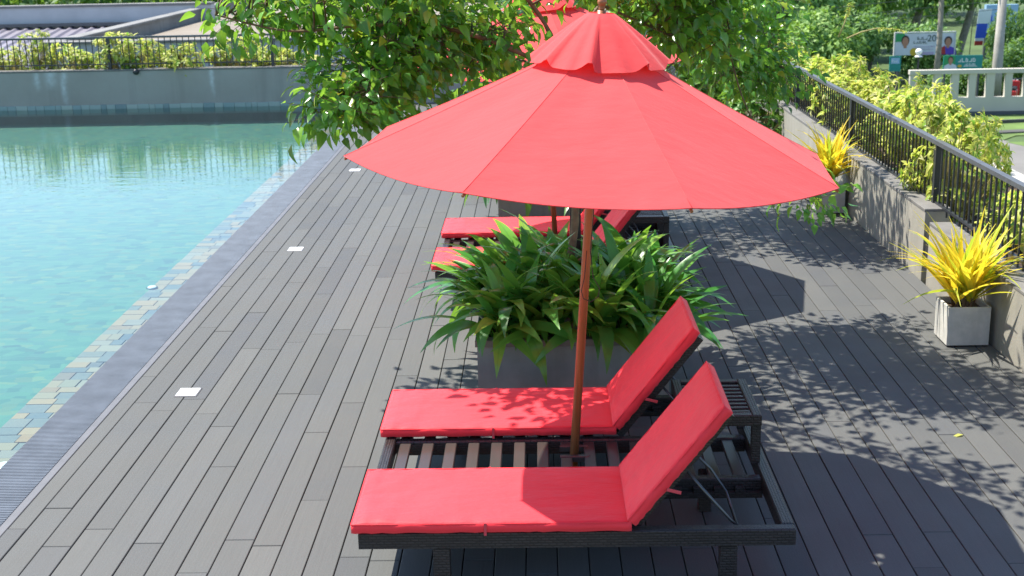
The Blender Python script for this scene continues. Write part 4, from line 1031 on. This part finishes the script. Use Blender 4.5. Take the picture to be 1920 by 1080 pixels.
q0, q1 = at_y(1667, 134, SY2), at_y(1690, 105, SY2); bw, bh = q1[0]-q0[0], q1[2]-q0[2]
b3 = thing('signboard', 'narrow teal signboard with a pale panel at the left end of the beige wall', 'sign', (q0[0], SY2, q0[2]))
MB().box(0, bw, 0, .05, 0, bh).build('board', 'sign_teal', b3); MB().box(.06, bw-.06, -.008, -.001, bh*.5, bh*.88).build('panel', 'sky_blue', b3); text_lines(b3, .08, bh*.6, bw-.2, .1, -.016, 12, 'sign_pale')
for x in (.08, bw-.08): MB().box(x-.04, x+.04, .055, .13, GZ-q0[2], bh*.9).build('post', 'iron_grey', b3)
# banner, lamp, poles
BY = 62.
q = at_y(1832, 85, BY); q1 = at_y(1838, 17, BY); bn = thing('banner', 'tall blue and white feather banner between the trunks at the street', 'banner', (q[0], BY, q[2])); H = q1[2]-q[2]
for k, (a, b, mt) in enumerate(((0, .12, 'sign_red'), (.1205, .2, 'sign_white'), (.2005, .6, 'sign_blue'), (.6005, 1, 'sign_pale'))):
    w0 = .36
    m = MB(); m.obox((.05+.12*(a+b), 0, H*(a+b)/2), (1, 0, 0), (0, 1, 0), (.08, 0, 1), w0*.5+.08*(a+b), .01, H*(b-a)/2); m.build('cloth', mt, bn)
MB().tube([(-.36, 0, GZ-q[2]), (-.3, 0, H*.5), (-.15, 0, H*1.03)], .02, 6).build('mast', 'steel_dark', bn)
q = at_y(1723, 97, 52.); lp = thing('globe_lamp', 'garden lamp with a white globe on a thin dark post before the billboard', 'lamp', (q[0], 52., GZ)); h = q[2]-GZ
MB().tube([(0, 0, 0), (0, 0, h-.12)], [.05, .035], 8).build('post', 'iron', lp); MB().lathe((0, 0, h-.12), [(.05, 0), (.12, .05), (.14, .12), (.12, .19), (.05, .24)], 14).build('globe', 'white_glass', lp, smooth=True)
MB().lathe((0, 0, h-.2), [(.16, 0), (.15, .03), (.06, .075)], 12).build('collar', 'white_glass', lp)
f_conc('pole_conc', (.30, .28, .25), (.40, .38, .34), 2.)
q = at_y(1870, 126, 56.); t = at_y(1885, -60, 56.); pl = thing('utility_pole', 'thick pale concrete utility pole rising behind the beige wall', 'utility pole', (q[0], 56., GZ))
MB().tube([(0, 0, 0), (.0, 0, q[2]-GZ), (t[0]-q[0], 0, t[2]-GZ)], [.24, .22, .15], 10).build('shaft', 'pole_conc', pl, smooth=True)
MB().tube([(-.9, 0, t[2]-GZ-1.0), (1.4, 0, t[2]-GZ-.9)], .05, 6).build('cross_arm', 'iron', pl)
for k, yy in enumerate((12, 30, 46)):
    a, b = at_y(1440, yy+8, 58.), at_y(1700, yy-14, 58.); d = b-a; mid = (a+b)/2
    m = MB(); m.tube([a-d*.6, a-np.array([0, 0, .05]), mid-np.array([0, 0, .12]), b-np.array([0, 0, .05]), b+d*.72], .010, 4); tag(m.build('wire', 'steel_dark'), ('highest', 'middle', 'lowest')[k]+' of three overhead wires crossing before the dark trees', 'wire', 'overhead wires by the street')
# palm
q = at_y(1755, 131, 54.); t = at_y(1768, -45, 54.); pm = thing('palm_tree', 'slim palm with a thin grey trunk crossing the white billboard', 'palm', (q[0], 54., GZ)); top = np.array([t[0]-q[0], 0, t[2]-GZ])
MB().tube([(0, 0, 0), top*.5+np.array([.05, 0, 0]), top], [.14, .11, .10], 8).build('trunk', 'bark_grey', pm, smooth=True)
pr_ = np.random.default_rng(8); frond_t = leaf_tpl(.45, .05, .6, .2, 3)
for k in range(13):
    a = k*2.4; Ms = []
    pts = [top+np.array([math.cos(a)*s*1.7, math.sin(a)*s*1.7, .75*s-1.5*s*s]) for s in np.linspace(0, 1, 9)]
    m = MB(); m.tube(pts, np.linspace(.03, .008, 9), 4)
    fo = m.build('frond', 'far_leaf_mid', pm)
    for i in range(1, 9):
        dr = pts[i]-pts[i-1]
        for sg in (-1, 1):
            for sub in (0, .5):
                sd_ = np.cross(dr, (0, 0, 1)); sd_ /= np.linalg.norm(sd_); Ms.append(mat4(frame_from(sd_*sg+dr*1.2+np.array([0, 0, -.3]), (0, 0, 1)), pts[i-1]*(1-sub)+pts[i]*sub, 1.2))
    obj('leaflet', mass_mesh('leaflet', 'far_leaf_mid', [frond_t], np.array(Ms), np.zeros(len(Ms), int)), fo)
# blue shop front, white rendered blocks
q0, q1 = at_y(1846, 62, 64.5), at_y(1910, 8, 64.5); bl = thing('blue_hoarding', 'large pale blue hoarding behind the utility pole', 'hoarding', (q0[0], 64.5, GZ)); MB().box(0, q1[0]-q0[0], 0, .3, q0[2]-GZ, q1[2]-GZ).build('panel', 'sky_blue', bl)
text_lines(bl, .25, q0[2]-GZ+.55, .8, .3, -.02, 15, 'sign_blue')
for x in (.2, q1[0]-q0[0]-.2): MB().box(x-.08, x+.08, .31, .45, 0, q1[2]-GZ-.2).build('post', 'iron_grey', bl)
# parked scooter glimpsed through an opening of the wall
plain('scooter_red', (.55, .03, .03), .35, .05); plain('rubber', (.02, .02, .02), .8, .1)
q = at_y(1899, 188, 53.); st = thing('parked_scooter', 'red and grey scooter glimpsed through an opening of the beige wall', 'scooter', (q[0], 53., GZ)); st.rotation_euler.z = R(65)
for x in (-.6, .6): m = MB(); m.tube([(x, -.05, .25), (x, .05, .25)], .25, 16); w2 = m.build('wheel', 'rubber', st)
MB().box(-.75, .1, -.16, .16, .32, .72, .05).build('body', 'scooter_red', st); MB().box(.32, .42, -.2, .2, .3, 1.0, .03).build('leg_shield', 'scooter_red', st); MB().box(.1005, .3195, -.15, .15, .26, .32).build('footboard', 'iron_grey', st)
MB().box(-.72, 0, -.14, .14, .7205, .82, .03).build('seat', 'rubber', st); MB().tube([(.6, 0, .3), (.42, 0, 1.05)], .03, 7).build('fork', 'steel_dark', st); MB().tube([(.4, -.32, 1.07), (.4, .32, 1.07)], .02, 7).build('handlebar', 'steel_dark', st); MB().box(.43, .5, -.1, .1, .9, 1.03, .02).build('headlight', 'white_glass', st)

# ------------------------------------------------------------------ background trees
far_t = [leaf_tpl(L, W, b, .2, 2, 1.2, .6) for L, W, b in ((.42, .22, .3), (.50, .26, .6), (.34, .20, .1))]
def crown_mesh(sd, mat, n=4200, blobs=9, R0=2.6, flat=.8):
    r = np.random.default_rng(sd); B = [(np.array([0, 0, 0]), R0*.8)]
    for k in range(blobs): d = r.standard_normal(3); d /= np.linalg.norm(d); d[2] *= flat; B.append((d*R0*r.uniform(.55, 1.), R0*r.uniform(.32, .6)))
    w_ = np.array([q[1]**2 for q in B]); w_ /= w_.sum(); Ms = []
    for k in range(n):
        c, rr = B[int(r.choice(len(B), p=w_))]; d = r.standard_normal(3); d /= np.linalg.norm(d); p = c+d*rr*r.uniform(.72, 1.06)
        dd = d*.7+r.standard_normal(3)*.6+np.array([0, 0, -.35]); Ms.append(mat4(frame_from(dd, d+np.array([0, 0, .5])+r.standard_normal(3)*.4, 0), p, r.uniform(.6, 1.3)))
    return mass_mesh('crown', mat, far_t, np.array(Ms), r.integers(0, 3, n))
CR = {'dark': [crown_mesh(61, 'far_leaf_dark'), crown_mesh(62, 'far_leaf_dark')], 'mid': [crown_mesh(63, 'far_leaf_mid'), crown_mesh(64, 'far_leaf_mid')], 'light': [crown_mesh(65, 'far_leaf_light'), crown_mesh(66, 'far_leaf_light', 3600, 7, 2.3, 1.0)]}
tm = MB().tube([(0, 0, 0), (.1, 0, .5), (0, .1, 1.)], [.035, .026, .018], 7, False).mesh('trunk', 'bark_grey', True)
def far_tree(x, y, h, cs, kind, label, group=None, i=0, zs=1.):
    t = thing('tree', label, 'tree', (x, y, GZ), group)
    a = obj('trunk', tm, t); a.scale = (h*1.0, h*1.0, h*.85)
    c = obj('crown', CR[kind][i % 2], t); tag(c, kind='stuff'); c.location = (0, 0, h*.72); c.scale = (cs, cs, cs*zs); c.rotation_euler.z = (x*1.7+y) % 6.28
    return t
def wood(name, label, trees, mat, sd, n):
    """a far wood that reads as one mass"""
    r = np.random.default_rng(sd); Ms = []
    for (x, y, h, cr) in trees:
        B = [(np.array([x, y, GZ+h*.7]), cr)]
        for k in range(9):
            d = r.standard_normal(3); d /= np.linalg.norm(d); B.append((B[0][0]+d*cr*np.array([1, 1, 1.15])*r.uniform(.6, 1.05), cr*r.uniform(.32, .6)))
        for k in range(3): B.append((np.array([x+r.uniform(-1, 1), y-1, GZ+h*.25*k]), cr*.6))
        w_ = np.array([q[1]**2 for q in B]); w_ /= w_.sum()
        for k in range(n):
            c, rr = B[int(r.choice(len(B), p=w_))]; d = r.standard_normal(3); d /= np.linalg.norm(d); p = c+d*rr*r.uniform(.7, 1.06)
            Ms.append(mat4(frame_from(d*.7+r.standard_normal(3)*.6+np.array([0, 0, -.35]), d+np.array([0, 0, .5])+r.standard_normal(3)*.4), p, r.uniform(.9, 1.9)))
    o = obj(name, mass_mesh(name, mat, far_t, np.array(Ms), r.integers(0, 3, len(Ms)))); tag(o, label, 'wood', kind='stuff'); return o
fr_ = random.Random(5)
wood('wood', 'dark wood closing the view beyond the street', [(-10+k*4.6+fr_.uniform(-1, 1), 104+fr_.uniform(-6, 6), fr_.uniform(9.5, 12.5), fr_.uniform(3.6, 4.8)) for k in range(13)], 'far_leaf_dark', 71, 1900)
wood('wood', 'paler trees scattered through the wood beyond the street', [(-6+k*9.+fr_.uniform(-2, 2), 97+fr_.uniform(-3, 3), fr_.uniform(8, 10.5), fr_.uniform(2.8, 3.8)) for k in range(6)], 'far_leaf_mid', 72, 1700)
wood('wood', 'dark green trees in a row behind the neighbouring roofs', [(at_y(px, 10, y)[0], y, h, c) for px, y, h, c in ((-120, 74, 6, 2.8), (-20, 72, 5.6, 2.8), (80, 74, 6.2, 3.0), (180, 72, 5.6, 2.8), (280, 75, 6.4, 3.0), (390, 72, 6, 2.8), (500, 74, 6.4, 3.), (620, 72, 6, 3.), (740, 74, 6.4, 3.), (880, 74, 7, 3.2), (1020, 74, 7, 3.2))], 'far_leaf_dark', 73, 1500)
spec = [(1500, 74, 7.5, 1.15, 'mid', 'mid green tree above the long shoots, left of the wires'), (1560, 66, 6.0, .85, 'light', 'light green tree standing between the long shoots and the wires'), (1625, 78, 5.0, .8, 'light', 'rounded light green bush below the wires'),
        (1700, 72, 7.5, 1.0, 'light', 'light green tree above the left corner of the white billboard'), (1795, 70, 7.0, 1.0, 'mid', 'green tree between billboard and feather banner'), (1950, 66, 8.0, .8, 'light', 'light green tree at the top right corner of the picture'),
        (1450, 62, 5.2, .9, 'mid', 'mid green tree just beyond the far corner of the deck'), (1380, 70, 7, 1.2, 'dark', 'dark tree showing through the parasol-side leaves'), (1250, 66, 6, 1.2, 'mid', 'green tree behind the peak of the parasol'), (1100, 70, 7, 1.3, 'dark', 'dark tree far behind the second parasol'),
        (1628, 63, 3.2, .42, 'mid', 'low green tree left of the white billboard'), (1730, 62, 2.2, .5, 'mid', 'green bush under the white billboard'), (1575, 62, 3.2, .6, 'mid', 'low green tree behind the golden shrubs'), (1540, 58, 3.4, .7, 'light', 'light green low tree behind the tall golden shrubs'), (1850, 57, 1.1, .36, 'dark', 'low dark bush behind the openings of the beige wall, left of the scooter'), (1790, 58, .7, .30, 'mid', 'low green bush behind the beige wall under the teal signboard'), (1915, 58, 1.7, .42, 'dark', 'low dark bush behind the beige wall at the right edge'), (1893, 60, 2.4, .30, 'dark', 'narrow dark cypress like tree right of the utility pole')]
for k, (px, y, h, cs, kd, lab) in enumerate(spec):
    x = at_y(px, 60, y)[0]; far_tree(x, y, h, cs, kd, lab, None, k, 2.2 if 'cypress' in lab else 1.)
bg_ = at_y(352, 8, 44.); place_shrub(GB, bg_[0], 44., .35, 'bright green bush on the far edge of the tan roof', None, 1.3, .4, 'green_bush')
# fallen leaf on the deck
p = at_z(1806, 815, .004); o = obj('fallen_leaf', leaf_mesh('fallen_leaf', leaf_tpl(.10, .03, .3, .5, 4), 'gold_leaf'), None, tuple(p)); o.rotation_euler = (0, 0, 1.9); tag(o, 'pale dry fallen leaf lying on the sunlit deck boards', 'leaf')
